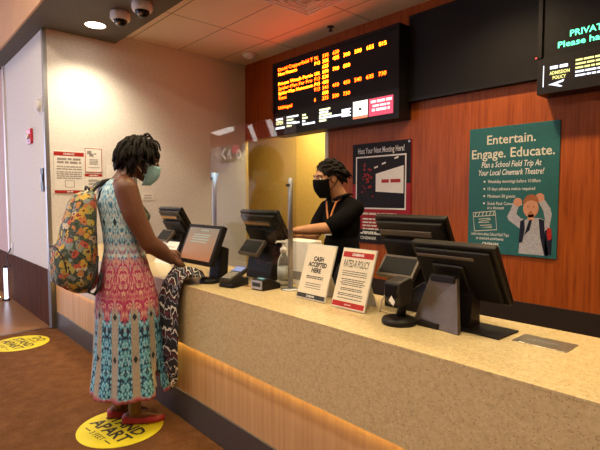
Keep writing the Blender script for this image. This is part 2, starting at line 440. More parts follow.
# wall A (faces the lobby, left of the corner), split at a door frame
struct(mk('wall_left', B(-1.93, -.03, 0, .1, .617, SZ + .1), M['wall']))
struct(mk('trim_wainscot', B(-5, -.03, -.012, .1, 0, .617), M['dark_wood']))
struct(mk('wall_far_left', B(-5, -2.02, .0, .1, .617, SZ + .1), M['wall_pink']))
struct(mk('trim_panel_joint', B(-2.02, -1.93, -.02, .1, .617, SZ + .1), M['white_plastic']))
bm = bmesh.new(); box(bm, -.045, .004, -.012, .03, .617, SZ); 
struct(mk('trim_corner', bm, M['steel'], bevel=.004))
bm = bmesh.new(); box(bm, -.03, .075, -.02, .06, 0, .617)
struct(mk('trim_corner_post', bm, M['kick'], bevel=.003))
# wall B
struct(mk('wall_side', B(-.1, 0, .03, YB, 0, CZ), M['wall']))
# back wall with the doorway
DX, DZ = 1.625, 2.20
bm = bmesh.new()
box(bm, DX, 9, YB, YB + .12, .535, CZ); box(bm, -.1, DX, YB, YB + .12, DZ, CZ); 
struct(mk('wall_back', bm, M['red_wood']))
struct(mk('baseboard_back', B(DX, 9, YB - .014, YB + .12, 0, .535), M['dark_band']))
bm = bmesh.new(); box(bm, DX - .03, DX + .02, YB - .012, YB + .13, 0, DZ); 
struct(mk('trim_doorway', bm, M['cream_card']))
# room behind the doorway
bm = bmesh.new(); box(bm, -3.2, 3.2, 3.75, 3.85, 0, 2.75); box(bm, -3.3, -3.2, YB + .12, 3.85, 0, 2.75); box(bm, -3.2, -.1, YB + .02, YB + .12, 0, 2.75); box(bm, 3.2, 3.3, YB + .12, 3.85, 0, 2.75)
struct(mk('wall_back_room', bm, M['wall_yellow']))
struct(mk('ceiling_back_room', B(-3.3, 3.3, YB + .12, 3.85, 2.75, 2.8), M['ceiling']))
# ceilings
struct(mk('ceiling_booth', B(-.1, 9, .72, YB + .12, CZ, CZ + .06), M['ceiling']))
struct(mk('ceiling_soffit', B(-5, 9, -.17, .75, SZ, SZ + .16), M['soffit']))
struct(mk('trim_fascia', B(-5, 9, -.19, -.17, SZ, 4.2), M['fascia']))
struct(mk('ceiling_lobby', B(-9, 9, -6.5, -.17, 4.2, 4.26), M['ceiling']))
bm = bmesh.new(); box(bm, -1, 9, -6.6, -6.5, 0, 4.2); box(bm, -3.6, -1, -6.6, -6.5, 3.4, 4.2)
struct(mk('wall_lobby', bm, M['wall_lobby']))
struct(mk('wall_lobby_pale', B(-9, -3.6, -6.6, -6.5, 0, 4.2), M['wall']))
bm = bmesh.new(); box(bm, -9.1, -9, -6.6, -5.5, 0, 4.2); box(bm, -9.1, -9, -1.2, .1, 0, 4.2); box(bm, -9.1, -9, -5.5, -1.2, 3.4, 4.2)
struct(mk('wall_lobby_left', bm, M['wall_lobby']))
BACKF = Matrix.Translation((0, -6.49, 0)) @ Matrix(((1, 0, 0, 0), (0, 0, 1, 0), (0, 1, 0, 0), (0, 0, 0, 1)))
t = thing('added_menu_board', 'unseen red menu board added so its slanted white lit strips reflect in the clear screen', 'menu board', (0, 0, 0))  # board and lit strips added to make reflections in the clear screen
mk('board', B(-8.6, -4.6, -6.5, -6.495, 3.04, 3.75), M['print_red'], t)
for pts in ([(-8.42, 3.56), (-7.93, 3.41), (-7.0, 3.48), (-7.11, 3.65)], [(-6.3, 3.56), (-6.09, 3.59), (-5.8, 3.06), (-6.0, 3.05)], [(-5.41, 3.63), (-5.18, 3.63), (-4.87, 3.12), (-5.14, 3.12)]):
    bm = bmesh.new(); poly(bm, pts); flat('lit_strip', bm, MATS.get('strip_glow') or MATS.setdefault('strip_glow', emitter('strip_glow', (1, .88, .80), 2.2)), t, BACKF)
t = thing('neon_sign', 'white and red lit lobby sign seen only as a reflection in the clear screen', 'sign', (0, 0, 0))
mk('back_panel', B(-7.8, -6.6, -6.5, -6.496, 2.5, 3.03), M['charcoal'], t)
bm = bmesh.new(); stroke(bm, [(-7.52, 2.99), (-7.74, 2.81), (-7.53, 2.62)], .06); stroke(bm, [(-7.38, 2.62), (-7.32, 2.98), (-7.20, 2.62)], .06); stroke(bm, circ(-6.78, 2.74, .10, 16, .13) + [circ(-6.78, 2.74, .10, 16, .13)[0]], .05)
flat('white_tubes', bm, MATS['strip_glow'], t, BACKF)
bm = bmesh.new(); quad(bm, -7.15, -6.75, 2.78, 3.02); flat('red_tubes', bm, emitter('neon_red', (.8, .02, .10), 1.6), t, BACKF)
bm = bmesh.new(); poly(bm, [(-8.46, 2.21), (-7.95, 2.19), (-8.2, 1.77)]); o = flat('reflected_glow', bm, emitter('reflected_blue', (.45, .75, 1), 3), None, BACKF); tag(o, 'pale blue glowing shape added on the lobby wall, seen only as a reflection', 'sign')  # glowing shape added for a bluish reflection by the post
struct(mk('wall_far_left_end', B(-9, -5, 0, .1, 0, 4.2), M['wall_lobby']))
struct(mk('wall_lobby_end', B(9, 9.1, -6.6, 4.6, 0, 4.2), M['wall_lobby']))
struct(mk('trim_wall_ceiling', B(0, .02, .75, YB, CZ - .03, CZ), M['wall']))

# ------------------------------------------------------------------ counter
CT = .877
ctr = thing('service_counter', 'long speckled quartz ticket counter with glowing maple panel below', 'counter', (3.6, .2, 0))
def local(o, parent):
    o.parent = parent; o.matrix_parent_inverse = Matrix.Translation(-Vector(parent.location)); return o
x0, x1 = .08, 7.4
bm = bmesh.new(); box(bm, x0, x1, -.02, .61, CT - .012, CT)
local(mk('worktop', bm, M['granite'], bevel=.002), ctr)
local(mk('front_panel', B(x0, x1, -.02, .012, .515, CT - .012), M['granite']), ctr)
local(mk('maple_panel', B(x0, x1, .03, .055, .18, .54), M['maple']), ctr)
local(mk('kick_base', B(x0, x1, .022, .5, 0, .18), M['kick'], bevel=.003), ctr)
local(mk('cabinet_body', B(x0, x1, .055, .59, .18, CT - .04), M['dark_band']), ctr)
local(mk('light_strip', B(x0, x1, .014, .026, .519, .527), emitter('warm_strip', (1, .66, .17), 26)), ctr)
pl = bmesh.new(); box(pl, 4.752, 4.935, .333, .452, CT, CT + .003)
p_ = local(mk('cash_tray_plate', pl, M['brushed'], bevel=.001), ctr); p_['label'] = 'brushed metal plate set in the worktop'
sl = bmesh.new(); box(sl, 4.79, 4.89, .392, .400, CT + .003, CT + .0045)
sl_ = mk('slot', sl, M['steel']); sl_.parent = p_

# ------------------------------------------------------------------ floor stickers
def sticker(cx, cy, rot, label):
    t = thing('floor_sticker', label, 'floor sticker', (cx, cy, .0), rot, 'yellow distancing stickers on the carpet')
    bm = bmesh.new(); lathe(bm, [(.25, 0), (.25, .002)], 48); mk('disc', bm, M['sticker'], t)
    bm = bmesh.new(); z = .0028
    put_text(bm, 'DO', .0, .135, .075, .17, bold=.03, z=z)
    put_text(bm, 'YOUR PART', 0, .085, .034, .23, bold=.01, z=z)
    put_text(bm, 'STAND', 0, -.005, .075, .36, bold=.03, z=z)
    put_text(bm, 'APART', 0, -.105, .078, .37, bold=.03, z=z)
    put_text(bm, '3 FEET', 0, -.165, .034, .14, bold=.01, z=z)
    for s in (-1, 1): quad(bm, s * .115 - .03, s * .115 + .03, -.152, -.144, z)
    flat('lettering', bm, M['ink'], t, Matrix.Identity(4)); return t
sticker(2.682, -.305, R(8), 'round yellow floor sticker under the red shoes')
sticker(.405, -.385, R(8), 'round yellow floor sticker near the tile edge, away from the woman')

# ------------------------------------------------------------------ signs on wall B (face +x)
FB = Matrix(((0, 0, 1, 0), (1, 0, 0, 0), (0, 1, 0, 0), (0, 0, 0, 1)))   # local x->y, y->z, z->x
def wall_sign(name, label, y0, y1, z0, z1, draw, cat='sign'):
    t = thing(name, label, cat, (.0, (y0 + y1) / 2, z0))
    w, h = y1 - y0, z1 - z0
    bm = bmesh.new(); box(bm, 0.0, .006, -w / 2, w / 2, 0, h); mk('sheet', bm, M['white_paper'], t)
    red, ink = bmesh.new(), bmesh.new(); wh = bmesh.new()
    draw(red, ink, wh, w, h)
    for n, b_, m_, zz in (('red_band', red, 'print_red', .007), ('lettering', ink, 'ink_grey', .0075), ('band_lettering', wh, 'print_white', .008)):
        if len(b_.faces): flat(n, b_, M[m_], t, Matrix.Translation((zz, 0, 0)) @ FB)
        else: b_.free()
    return t
rr = random.Random(7)
def d1(red, ink, wh, w, h):
    quad(red, -w / 2, w / 2, h * .90, h); quad(red, -w / 2, w / 2, 0, h * .07)
    put_text(wh, 'CINEMARK', 0, h * .925, h * .045, w * .38, bold=.02); words(wh, 0, h * .02, w * .2, h * .025, rnd=rr)
    for k, z in enumerate((.80, .72)): words(ink, 0, h * z, w * .8, h * .05, rnd=rr)
    for z in (.63, .57, .50, .45, .40, .35): words(ink, 0, h * z, w * .84, h * .025, rnd=rr)
    for a, b, c, d in ((-.16, .16, .14, .15), (-.16, .16, .30, .31), (-.16, -.14, .14, .31), (.14, .16, .14, .31)): quad(ink, w * a, w * b, h * c, h * d)
wall_sign('notice_sign', 'white notice with red top and bottom bands, largest of the sheets beside the corner', .065, .37, 1.44, 1.885, d1)
def d2(red, ink, wh, w, h):
    for a in ((-w / 2, w / 2, h * .975, h), (-w / 2, w / 2, 0, h * .025), (-w / 2, -w / 2 + .006, 0, h), (w / 2 - .006, w / 2, 0, h)): quad(red, *a)
    quad(ink, -w * .38, -w * .12, h * .76, h * .9); quad(ink, -w * .25, 0, h * .66, h * .78); quad(ink, w * .05, w * .16, h * .74, h * .80)
    for z in (.52, .46, .40, .34): words(ink, 0, h * z, w * .5, h * .03, rnd=rr)
    words(ink, 0, h * .2, w * .7, h * .02, rnd=rr)
wall_sign('notice_sign', 'small red-outlined white notice with black squares, upper of the pair', .383, .565, 1.672, 1.94, d2)
def d3(red, ink, wh, w, h):
    quad(red, -w / 2, w / 2, h * .90, h); quad(red, -w / 2, -w * .2, 0, h * .06)
    words(wh, 0, h * .93, w * .5, h * .03, rnd=rr)
    for z in (.75, .70, .62, .58): words(ink, 0, h * z, w * .6, h * .03, rnd=rr)
    for s in (-.2, .2):
        stroke(ink, circ(w * s, h * .42, .022, 14) + [circ(w * s, h * .42, .022, 14)[0]], .004); quad(ink, w * s - .003, w * s + .003, h * .15, h * .38)
        stroke(ink, circ(w * s, h * .22, .018, 14) + [circ(w * s, h * .22, .018, 14)[0]], .004)
wall_sign('notice_sign', 'white notice with red header, lower of the pair behind the backpack strap', .375, .565, 1.37, 1.655, d3)
t = wall_sign('wall_card', 'blank white card on the wall behind the braids', .625, .72, 1.50, 1.765, lambda *a: None, 'card')
t = wall_sign('wall_card', 'small white card on the wall in front of the woman at chest height', 1.03, 1.17, 1.36, 1.45, lambda r, i, w_, w, h: [words(i, 0, h * q, w * .7, h * .1, rnd=rr) for q in (.25, .6)], 'card')

# ------------------------------------------------------------------ devices on wall A
t = thing('wall_sounder', 'white half-dome sounder high on the wall by the steel corner', 'wall speaker', (-.165, 0, 2.385))
bm = bmesh.new(); box(bm, -.075, .075, -.012, 0, -.085, .085); mk('backplate', bm, M['white_plastic'], t, bevel=.004)
bm = bmesh.new(); ell(bm, (0, -.012, -.01), (.07, .05, .07)); mk('dome', bm, M['white_plastic'], t, True)
t = thing('fire_alarm', 'small red fire alarm strobe on the left wall', 'alarm', (-.62, 0, 2.09))
bm = bmesh.new(); box(bm, -.085, .085, -.03, 0, -.085, .085); mk('housing', bm, M['alarm_red'], t, bevel=.008)
bm = bmesh.new(); box(bm, -.035, .03, -.05, -.03, -.03, .03); mk('strobe_lens', bm, M['white_plastic'], t, bevel=.008)
bm = bmesh.new()
for k in range(4): quad(bm, -.06, .06, -.075 + k * .01, -.071 + k * .01)
flat('grille', bm, M['ink'], t, Matrix.Translation((0, -.0305, 0)) @ FACE)
t = thing('switch_plate', 'tall grey steel switch plate left of the steel corner', 'switch plate', (-.175, 0, 1.585))
bm = bmesh.new(); box(bm, -.055, .055, -.012, 0, -.125, .125); mk('plate', bm, M['charcoal'], t, bevel=.003)
bm = bmesh.new(); box(bm, -.02, .02, -.02, -.012, -.03, .06); mk('key_switch', bm, M['steel'], t, bevel=.002)
t = thing('wall_outlet', 'white wall outlet just above the dark wainscot', 'outlet', (-1.84, 0, .72))
bm = bmesh.new(); box(bm, -.05, .05, -.01, 0, -.06, .06); mk('plate', bm, M['white_plastic'], t, bevel=.003)
bm = bmesh.new()
for z in (-.03, .02): 
    for x in (-.012, .008): quad(bm, x, x + .004, z, z + .018)
flat('socket_slots', bm, M['ink'], t, Matrix.Translation((0, -.0105, 0)) @ FACE)
bm = bmesh.new(); tube(bm, [(-1.84, -.02, .70), (-1.90, -.05, .62), (-1.86, -.06, .54), (-1.74, -.07, .50), (-1.70, -.06, .47)], .008)
tag(mk('power_cord', bm, M['cable'], None, True), 'dark cord hanging from the white wall outlet', 'cord')
t = thing('light_tube', 'glowing bluish-white upright light tube by the wainscot', 'lamp', (-1.86, -.09, 0))
bm = bmesh.new(); lathe(bm, [(.05, 0), (.05, .02)], 20); mk('foot', bm, M['charcoal'], t)
bm = bmesh.new(); lathe(bm, [(.022, .02), (.022, .44)], 16); mk('tube', bm, emitter('tube_glow', (.72, .78, 1.), 2.2), t, True)
bm = bmesh.new(); lathe(bm, [(.026, .44), (.026, .47)], 16); mk('end_cap', bm, M['charcoal'], t)
bm = bmesh.new(); box(bm, -2.9, -1.9, -.50, -.22, 0, .012)
tag(mk('doormat_rug', bm, M['rug']), 'red patterned rug on the tile by the wainscot', 'rug')
t = thing('floor_light_bar', 'slanted warm glowing light bar low over the red rug', 'lamp', (-2.35, -.16, .012))
bm = bmesh.new(); tube(bm, [(-.42, 0, .22), (.42, 0, .02)], .016); mk('tube', bm, emitter('bar_glow', (1, .86, .55), 4), t, True)
bm = bmesh.new(); box(bm, -.44, -.40, -.02, .02, 0, .22); box(bm, .40, .44, -.02, .02, 0, .02); mk('bracket', bm, M['charcoal'], t)

# ------------------------------------------------------------------ ceiling fixtures
def dome_camera(x, y, label):
    t = thing('dome_camera', label, 'security camera', (x, y, SZ), 0, 'dome cameras under the soffit')
    bm = bmesh.new(); lathe(bm, [(.088, 0), (.092, -.02), (.092, -.055), (.082, -.075)], 28); mk('housing', bm, M['white_plastic'], t, True)
    bm = bmesh.new(); ell(bm, (0, 0, -.070), (.066, .066, .062)); mk('dome', bm, M['dark_screen'], t, True)
    bm = bmesh.new(); lathe(bm, [(.02, 0), (.02, .02), (.012, .022)], 14, (.035, -.035, -.118), Euler((R(50), 0, R(45))).to_matrix()); mk('lens', bm, M['steel'], t, True)
    return t
dome_camera(.94, .44, 'white dome camera on the dark soffit, the one beside the round light')
dome_camera(1.295, .50, 'white dome camera on the dark soffit, the one farther from the round light')
def downlight(x, y, z, e, group, label, r=.095, pw=60, c=(1, .78, .45), ang=100, blend=.6):
    t = thing('downlight', label, 'ceiling light', (x, y, z), 0, group)
    bm = bmesh.new(); lathe(bm, [(r + .012, 0), (r + .012, -.006), (r, -.006), (r, 0)], 28); mk('trim_ring', bm, M['white_plastic'], t)
    bm = bmesh.new(); lathe(bm, [(r, -.001), (r, -.003)], 28); mk('lamp_disc', bm, e, t)
    ld = bpy.data.lights.new('downlight_beam', 'SPOT'); ld.energy = pw; ld.color = c; ld.spot_size = R(ang); ld.spot_blend = blend; ld.shadow_soft_size = .07
    lo = bpy.data.objects.new('downlight_beam', ld); col.objects.link(lo); lo.parent = t; lo.location = (0, 0, -.02)
    return t
e_dl = emitter('downlight_glow', (1, .86, .66), 14)
downlight(.45, .377, SZ, e_dl, 'round downlights in the soffit', 'round lit downlight beside the dome cameras', pw=95, c=(1, .86, .62), ang=130, blend=.9)
for x, y in ((3.7, 1.75), (5.2, 1.75)):  # unseen fill lamps added to brighten the clerk area and red wall
    downlight(x, y, CZ, e_dl, 'fill downlights added over the clerks', 'unseen round fill downlight added over the clerks', pw=110, ang=140, c=(1, .72, .40), blend=.9)
for x in (2.0, 3.3, 4.6, 5.9):
    downlight(x, .29, SZ, e_dl, 'round downlights in the soffit', 'round lit downlight over the counter outside the picture', pw=44, ang=95, c=(1, .78, .34))
t = thing('emergency_light', 'small white ceiling fixture by the red wall corner', 'ceiling fixture', (.5, 2.28, CZ))
bm = bmesh.new(); lathe(bm, [(.085, 0), (.095, -.02), (.085, -.045), (.04, -.058)], 26); mk('body', bm, M['white_plastic'], t, True)
bm = bmesh.new(); lathe(bm, [(.035, -.056), (.03, -.066)], 16); mk('sensor_cap', bm, M['white_plastic'], t, True)
t = thing('sprinkler', 'small sprinkler head on the ceiling above the orange letters', 'sprinkler', (1.86, 2.36, CZ))
bm = bmesh.new(); lathe(bm, [(.04, 0), (.035, -.01), (.012, -.014), (.012, -.045)], 16); mk('escutcheon', bm, M['charcoal'], t, True)
bm = bmesh.new(); lathe(bm, [(.024, -.045), (.024, -.049)], 12); mk('deflector', bm, M['charcoal'], t)
t = thing('ceiling_vent', 'square ceiling vent lit red by the sign at the top edge', 'vent', (2.22, 1.66, CZ))
bm = bmesh.new()
for k in range(5):
    a = .28 - k * .055; zz = -.004 - k * .006
    for s in (-1, 1): box(bm, -a, a, s * a - .012, s * a + .012, zz - .012, zz); box(bm, s * a - .012, s * a + .012, -a, a, zz - .012, zz)
mk('louvre', bm, M['white_plastic'], t)
for x, y in ((1.2, -1.6), (3.4, -1.6), (5.6, -1.6), (1.2, -3.8), (3.4, -3.8), (5.6, -3.8)):  # unseen panels added to light the scene from the lobby
    t = thing('lobby_fill_panel', 'unseen long light panel added over the lobby', 'ceiling light', (x, y, 4.2), 0, 'light panels added over the lobby')
    bm = bmesh.new(); box(bm, -.62, .62, -.17, .17, -.03, 0); mk('frame', bm, M['white_plastic'], t)
    bm = bmesh.new(); box(bm, -.58, .58, -.14, .14, -.034, -.03); mk('diffuser', bm, emitter('panel_glow', (1, .84, .62), 27), t)
t = thing('back_room_light', 'ceiling light in the room behind the doorway, hidden by its head', 'ceiling light', (.35, 3.2, 2.75))
bm = bmesh.new(); box(bm, -.3, .3, -.15, .15, -.04, 0); mk('frame', bm, M['white_plastic'], t)
bm = bmesh.new(); box(bm, -.27, .27, -.12, .12, -.045, -.04); mk('diffuser', bm, emitter('room_glow', (1, .82, .45), 42), t)

# ------------------------------------------------------------------ displays over the back wall
def led_rows(p, rows, xs, z0, pitch, y, h):
    o, ye = bmesh.new(), bmesh.new()
    for k, (title, tw, rate, times, yellow) in enumerate(rows):
        z = z0 - k * pitch - h / 2; b_ = ye if yellow else o
        if title: put_text(b_, title, xs, z, h, tw, 'L', .0)
        if rate: put_text(b_, rate, 1.605, z, h, .030 * len(rate) - .006, 'L', .0)
        for i, s in enumerate(times):
            if s: put_text(ye if (k != 6 and k != 8 and k != 0) else o, s, 1.73 + .157 * i, z, h, .092, 'L', .004)
    flat('orange_lettering', o, emitter('led_orange', (1, .050, .001), 17), p, Matrix.Translation((0, y, 0)) @ FACE)
    flat('yellow_lettering', ye, emitter('led_yellow', (1, .12, .003), 17), p, Matrix.Translation((0, y, 0)) @ FACE)
YF = 2.37
t = thing('showtimes_display', 'black showtimes board with orange lit letters above the doorway', 'led display', (0, 0, 0))
bm = bmesh.new()
for a in ((.87, 2.765, YF, YB, 2.43, 3.035), ): box(bm, *a)
for a in ((.87, 2.765, YF - .018, YF, 3.00, 3.035), (.87, .90, YF - .018, YF, 2.43, 3.0), (2.735, 2.765, YF - .018, YF, 2.43, 3.0)): box(bm, *a)
mk('housing', bm, M['black_soft'], t)
S = 'Spider-Man'
rows = [('David Copperfield T', .61, 'PG', ['330', '630'], 0), ('New Mutants', .34, 'P13', ['205', '435', '300', '500', '655', '815'], 1),
        ('', 0, '', ['625'], 0), ('Private Watch Partie', .61, 'UNK', ['600', '700', '800'], 1), (S + ' Far Fro', .60, 'P13', ['530'], 0),
        (S + ' Homecom', .61, 'P13', ['400'], 1), ('Tenet', .15, 'P13', ['345', '410', '450', '540', '635', '730'], 0),
        ('', 0, '', ['600'], 0), ('Unhinged', .25, 'R', ['335', '500', '730'], 0)]
led_rows(t, rows, .967, 2.95, .0575, YF - .003, .037)
def lightbox(p, x0, x1, z0=2.15, z1=2.43):
    lb = mk('lightbox', B(x0, x1, YF - .008, YB, z0, z1), M['black'], p); return lb
lb = lightbox(t, .87, 2.765)
W_, Y_, P_ = bmesh.new(), bmesh.new(), bmesh.new()
rx = random.Random(3)
zc = 2.295
quad(W_, .93, 1.06, zc + .045, zc + .065); put_text(Y_, 'OPEN', .995, zc - .012, .045, .13, bold=.03); quad(W_, .92, 1.09, zc - .065, zc - .04)
for k, (a, b) in enumerate(((1.13, 1.34), (1.13, 1.25), (1.13, 1.30), (1.13, 1.22))): quad(Y_ if k % 2 else W_, a, b, zc + .05 - k * .035, zc + .068 - k * .035)
quad(W_, 1.24, 1.36, zc - .03, zc - .012)
for k, (a, b) in enumerate(((1.41, 1.47), (1.41, 1.50), (1.41, 1.46), (1.41, 1.62))): quad(Y_ if k < 2 else W_, a, b, zc + .04 - k * .035, zc + .06 - k * .035)
for k, (a, b) in enumerate(((1.69, 1.86), (1.69, 1.83), (1.69, 1.88), (1.69, 1.95), (1.69, 1.80))): quad(W_ if k % 2 else Y_, a, b, zc + .06 - k * .03, zc + .08 - k * .03)
quad(W_, 1.9, 2.08, zc - .03, zc - .012)
for k in range(5): quad(W_, 2.03, 2.16 - .02 * (k % 2), zc + .03 - k * .017 - .01, zc + .042 - k * .017 - .01)
yl = Matrix.Translation((0, YF - .0105, 0)) @ FACE
flat('white_lettering', W_, emitter('lb_white', (.9, .92, 1.), 1.6), lb, yl)
flat('yellow_lettering', Y_, emitter('lb_yellow', (.95, .95, .45), 1.4), lb, yl)
bm = bmesh.new(); quad(bm, 2.19, 2.385, zc - .09, zc + .085); flat('lit_square', bm, emitter('lb_square', (1, .93, .80), 1.15), lb, yl)
bm = bmesh.new(); quad(bm, 2.19, 2.385, zc - .092, zc - .065); bm2 = bmesh.new(); poly(bm2, [(2.265, zc - .01), (2.31, zc - .01), (2.30, zc + .015), (2.275, zc + .02)])
flat('orange_edge', bm, emitter('lb_orange', (.9, .25, .12), .8), lb, Matrix.Translation((0, YF - .0112, 0)) @ FACE)
flat('dark_mark', bm2, M['ink'], lb, Matrix.Translation((0, YF - .0112, 0)) @ FACE)
bm = bmesh.new(); quad(bm, 2.40, 2.70, zc - .09, zc + .085); flat('pink_panel', bm, emitter('lb_pink', (.80, .07, .13), .85), lb, yl)
bm = bmesh.new()
words(bm, 2.555, zc + .038, .26, .026, rnd=rx); words(bm, 2.555, zc - .002, .21, .02, rnd=rx); words(bm, 2.55, zc - .045, .22, .026, rnd=rx)
flat('panel_lettering', bm, emitter('lb_pink_text', (1, .82, .80), 1.1), lb, Matrix.Translation((0, YF - .0112, 0)) @ FACE)

t = thing('blank_display', 'unlit black display panel between the two lit signs', 'display panel', (0, 0, 0))
mk('panel', B(2.772, 4.0, 2.50, YB, 2.315, 3.125), M['black_soft'], t)
for za, zb in ((2.315, 2.335), (3.105, 3.125)): mk('edge_rail', B(2.772, 4.0, 2.492, 2.50, za, zb), M['black'], t)
t = thing('message_display', 'black message board with green lit letters at the picture edge', 'led display', (0, 0, 0))
bm = bmesh.new(); box(bm, 4.02, 5.9, YF, YB, 2.43, 3.035)
for a in ((4.02, 5.9, YF - .018, YF, 3.0, 3.035), (4.02, 4.05, YF - .018, YF, 2.43, 3.0)): box(bm, *a)
mk('housing', bm, M['black_soft'], t)
bm = bmesh.new(); put_text(bm, 'PRIVATE', 4.235, 2.545, .042, .235, 'L', .012); put_text(bm, 'Please have', 4.157, 2.480, .042, .335, 'L', .012)
flat('green_lettering', bm, emitter('led_green', (.10, 1., .42), 2.2), t, Matrix.Translation((0, YF - .003, 0)) @ FACE)
lb = lightbox(t, 4.02, 5.9, 2.165)
W_, Y_ = bmesh.new(), bmesh.new()
zc = 2.30
quad(W_, 4.062, 4.068, zc - .085, zc + .07); words(W_, 4.17, zc + .035, .12, .022, rnd=rx)
put_text(Y_, 'ADMISSION', 4.175, zc - .005, .023, .135, bold=.02); put_text(Y_, 'POLICY', 4.175, zc - .040, .023, .09, bold=.02)
poly(W_, [(4.10, zc - .075), (4.21, zc - .05), (4.20, zc - .068), (4.16, zc - .075), (4.20, zc - .10), (4.18, zc - .10), (4.13, zc - .082)])
for k in range(5): words(Y_ if k < 3 else W_, 4.28, zc + .06 - k * .027, .32, .013, 'L', rnd=rx)
flat('white_lettering', W_, emitter('lb_white2', (.85, .88, 1.), 1.3), lb, yl); flat('yellow_lettering', Y_, emitter('lb_yellow2', (.85, .80, .25), 1.2), lb, yl)
bm = bmesh.new(); poly(bm, circ(4.005, 2.44, .006, 10)); flat('status_lamp', bm, emitter('status_red', (1, .05, .03), 2), t, Matrix.Translation((0, YF - .001, 0)) @ FACE)

# ------------------------------------------------------------------ posters
def poster(name, label, x0, x1, z0, z1, board):
    t = thing(name, label, 'poster', (x0, YB, z0))
    bm = bmesh.new(); box(bm, 0, x1 - x0, -.014, 0, 0, z1 - z0); mk('board', bm, M[board], t, bevel=.002); return t
def layer(k): return Matrix.Translation((0, -.0146 - .0006 * k, 0)) @ FACE
# field-trip poster
t = poster('field_trip_poster', 'teal school field trip poster with a boy printed on it', 3.392, 4.13, .915, 1.99, 'print_teal')
w, h = .738, 1.075
bm = bmesh.new()
put_text(bm, 'Entertain.', .36, .93, .075, .40, bold=.012); put_text(bm, 'Engage. Educate.', .365, .815, .075, .68, bold=.012)
flat('headline_lettering', bm, M['print_chalk'], t, layer(0))
bm = bmesh.new()
put_text(bm, 'Plan a School Field Trip At', .36, .735, .047, .49, bold=.006, skew=.15); put_text(bm, 'Your Local Cinemark Theatre!', .355, .668, .047, .54, bold=.006, skew=.15)
for k, s in enumerate(('Weekday mornings before 10:00am', '10 days advance notice required', 'Minimum 50 guests', 'Snack Pack Concessions available')):
    z = .602 - k * .062; put_text(bm, s, .175, z, .026, (.43, .39, .235, .40)[k], 'L'); poly(bm, circ(.145, z + .013, .008, 10))
put_text(bm, 'at a discount', .175, .380, .026, .145, 'L')
put_text(bm, 'Learn more about School Field Trips', .20, .152, .026, .33, skew=.1); put_text(bm, 'at cinemark.com/events', .20, .115, .026, .24, skew=.1)
put_text(bm, 'CINEMARK', .21, .062, .03, .15, bold=.02)
flat('body_lettering', bm, M['print_white'], t, layer(0))
bm = bmesh.new()      # chalk clapper board
def cl(u, v):
    a = R(6); return (.155 + u * math.cos(a) - v * math.sin(a), .270 + u * math.sin(a) + v * math.cos(a))
for seg in ([(-.10, -.075), (.10, -.075), (.10, .05), (-.10, .05), (-.10, -.075)], [(-.10, .055), (-.10, .085), (.10, .085), (.10, .05)]): stroke(bm, [cl(*p) for p in seg], .006)
for k in range(6): stroke(bm, [cl(-.085 + k * .033, .055), cl(-.07 + k * .033, .085)], .006)
stroke(bm, [cl(-.055, .025), cl(.045, .028), cl(.055, .016), cl(-.045, .006), cl(-.058, -.004), cl(.04, -.006)], .005)
stroke(bm, [cl(-.045, -.03), cl(.055, -.03), cl(.06, -.042), cl(-.04, -.05), cl(.06, -.055)], .005)
flat('clapper_drawing', bm, M['print_chalk'], t, layer(0))
def boyl(k): return layer(k) @ Matrix.Translation((.575, .02, 0)) @ Matrix.Diagonal((.84, .86, 1, 1)) @ Matrix.Translation((-.57, -.02, 0))
ph = bmesh.new()
poly(ph, [(.42, .02), (.70, .02), (.72, .20), (.69, .33), (.61, .365), (.52, .365), (.45, .33), (.43, .20)])                # trunk
pb = flat('boy_photo', ph, M['denim'], t, boyl(0))
bm = bmesh.new()
poly(bm, [(.47, .345), (.425, .26), (.315, .335), (.30, .37), (.36, .50), (.42, .50), (.39, .40), (.43, .36)])              # arms
poly(bm, [(.66, .34), (.70, .30), (.715, .40), (.70, .46), (.63, .56), (.585, .53), (.64, .43)])
flat('sleeves', bm, M['denim'], pb, boyl(1))
bm = bmesh.new(); poly(bm, circ(.525, .455, .072, 20, .088)); poly(bm, circ(.40, .51, .042, 14)); poly(bm, circ(.605, .555, .04, 14)); quad(bm, .50, .555, .34, .40)
flat('face', bm, M['photo_skin'], pb, boyl(2))
bm = bmesh.new(); poly(bm, [(.452, .48), (.455, .53), (.49, .575), (.54, .585), (.585, .56), (.60, .50), (.575, .515), (.53, .53), (.485, .515)])
flat('hair', bm, M['photo_hair'], pb, boyl(3))
bm = bmesh.new(); poly(bm, circ(.525, .408, .014, 12, .019)); poly(bm, circ(.497, .468, .008, 8)); poly(bm, circ(.553, .468, .008, 8))
flat('features', bm, M['photo_hair'], pb, boyl(3))
bm = bmesh.new()
poly(bm, [(.43, .33), (.47, .35), (.475, .25), (.455, .13), (.42, .12), (.425, .22)]); poly(bm, [(.60, .36), (.65, .345), (.66, .22), (.70, .02), (.66, .02), (.62, .18)])
poly(bm, [(.515, .345), (.54, .345), (.52, .25), (.47, .20)]); poly(bm, [(.66, .25), (.70, .28), (.725, .2), (.72, .03), (.66, .03)])
flat('vest', bm, M['photo_navy'], pb, boyl(4))
bm = bmesh.new(); poly(bm, [(.68, .28), (.715, .27), (.72, .18), (.69, .16), (.675, .22)]); flat('bag_strap', bm, M['print_red'], pb, boyl(5))
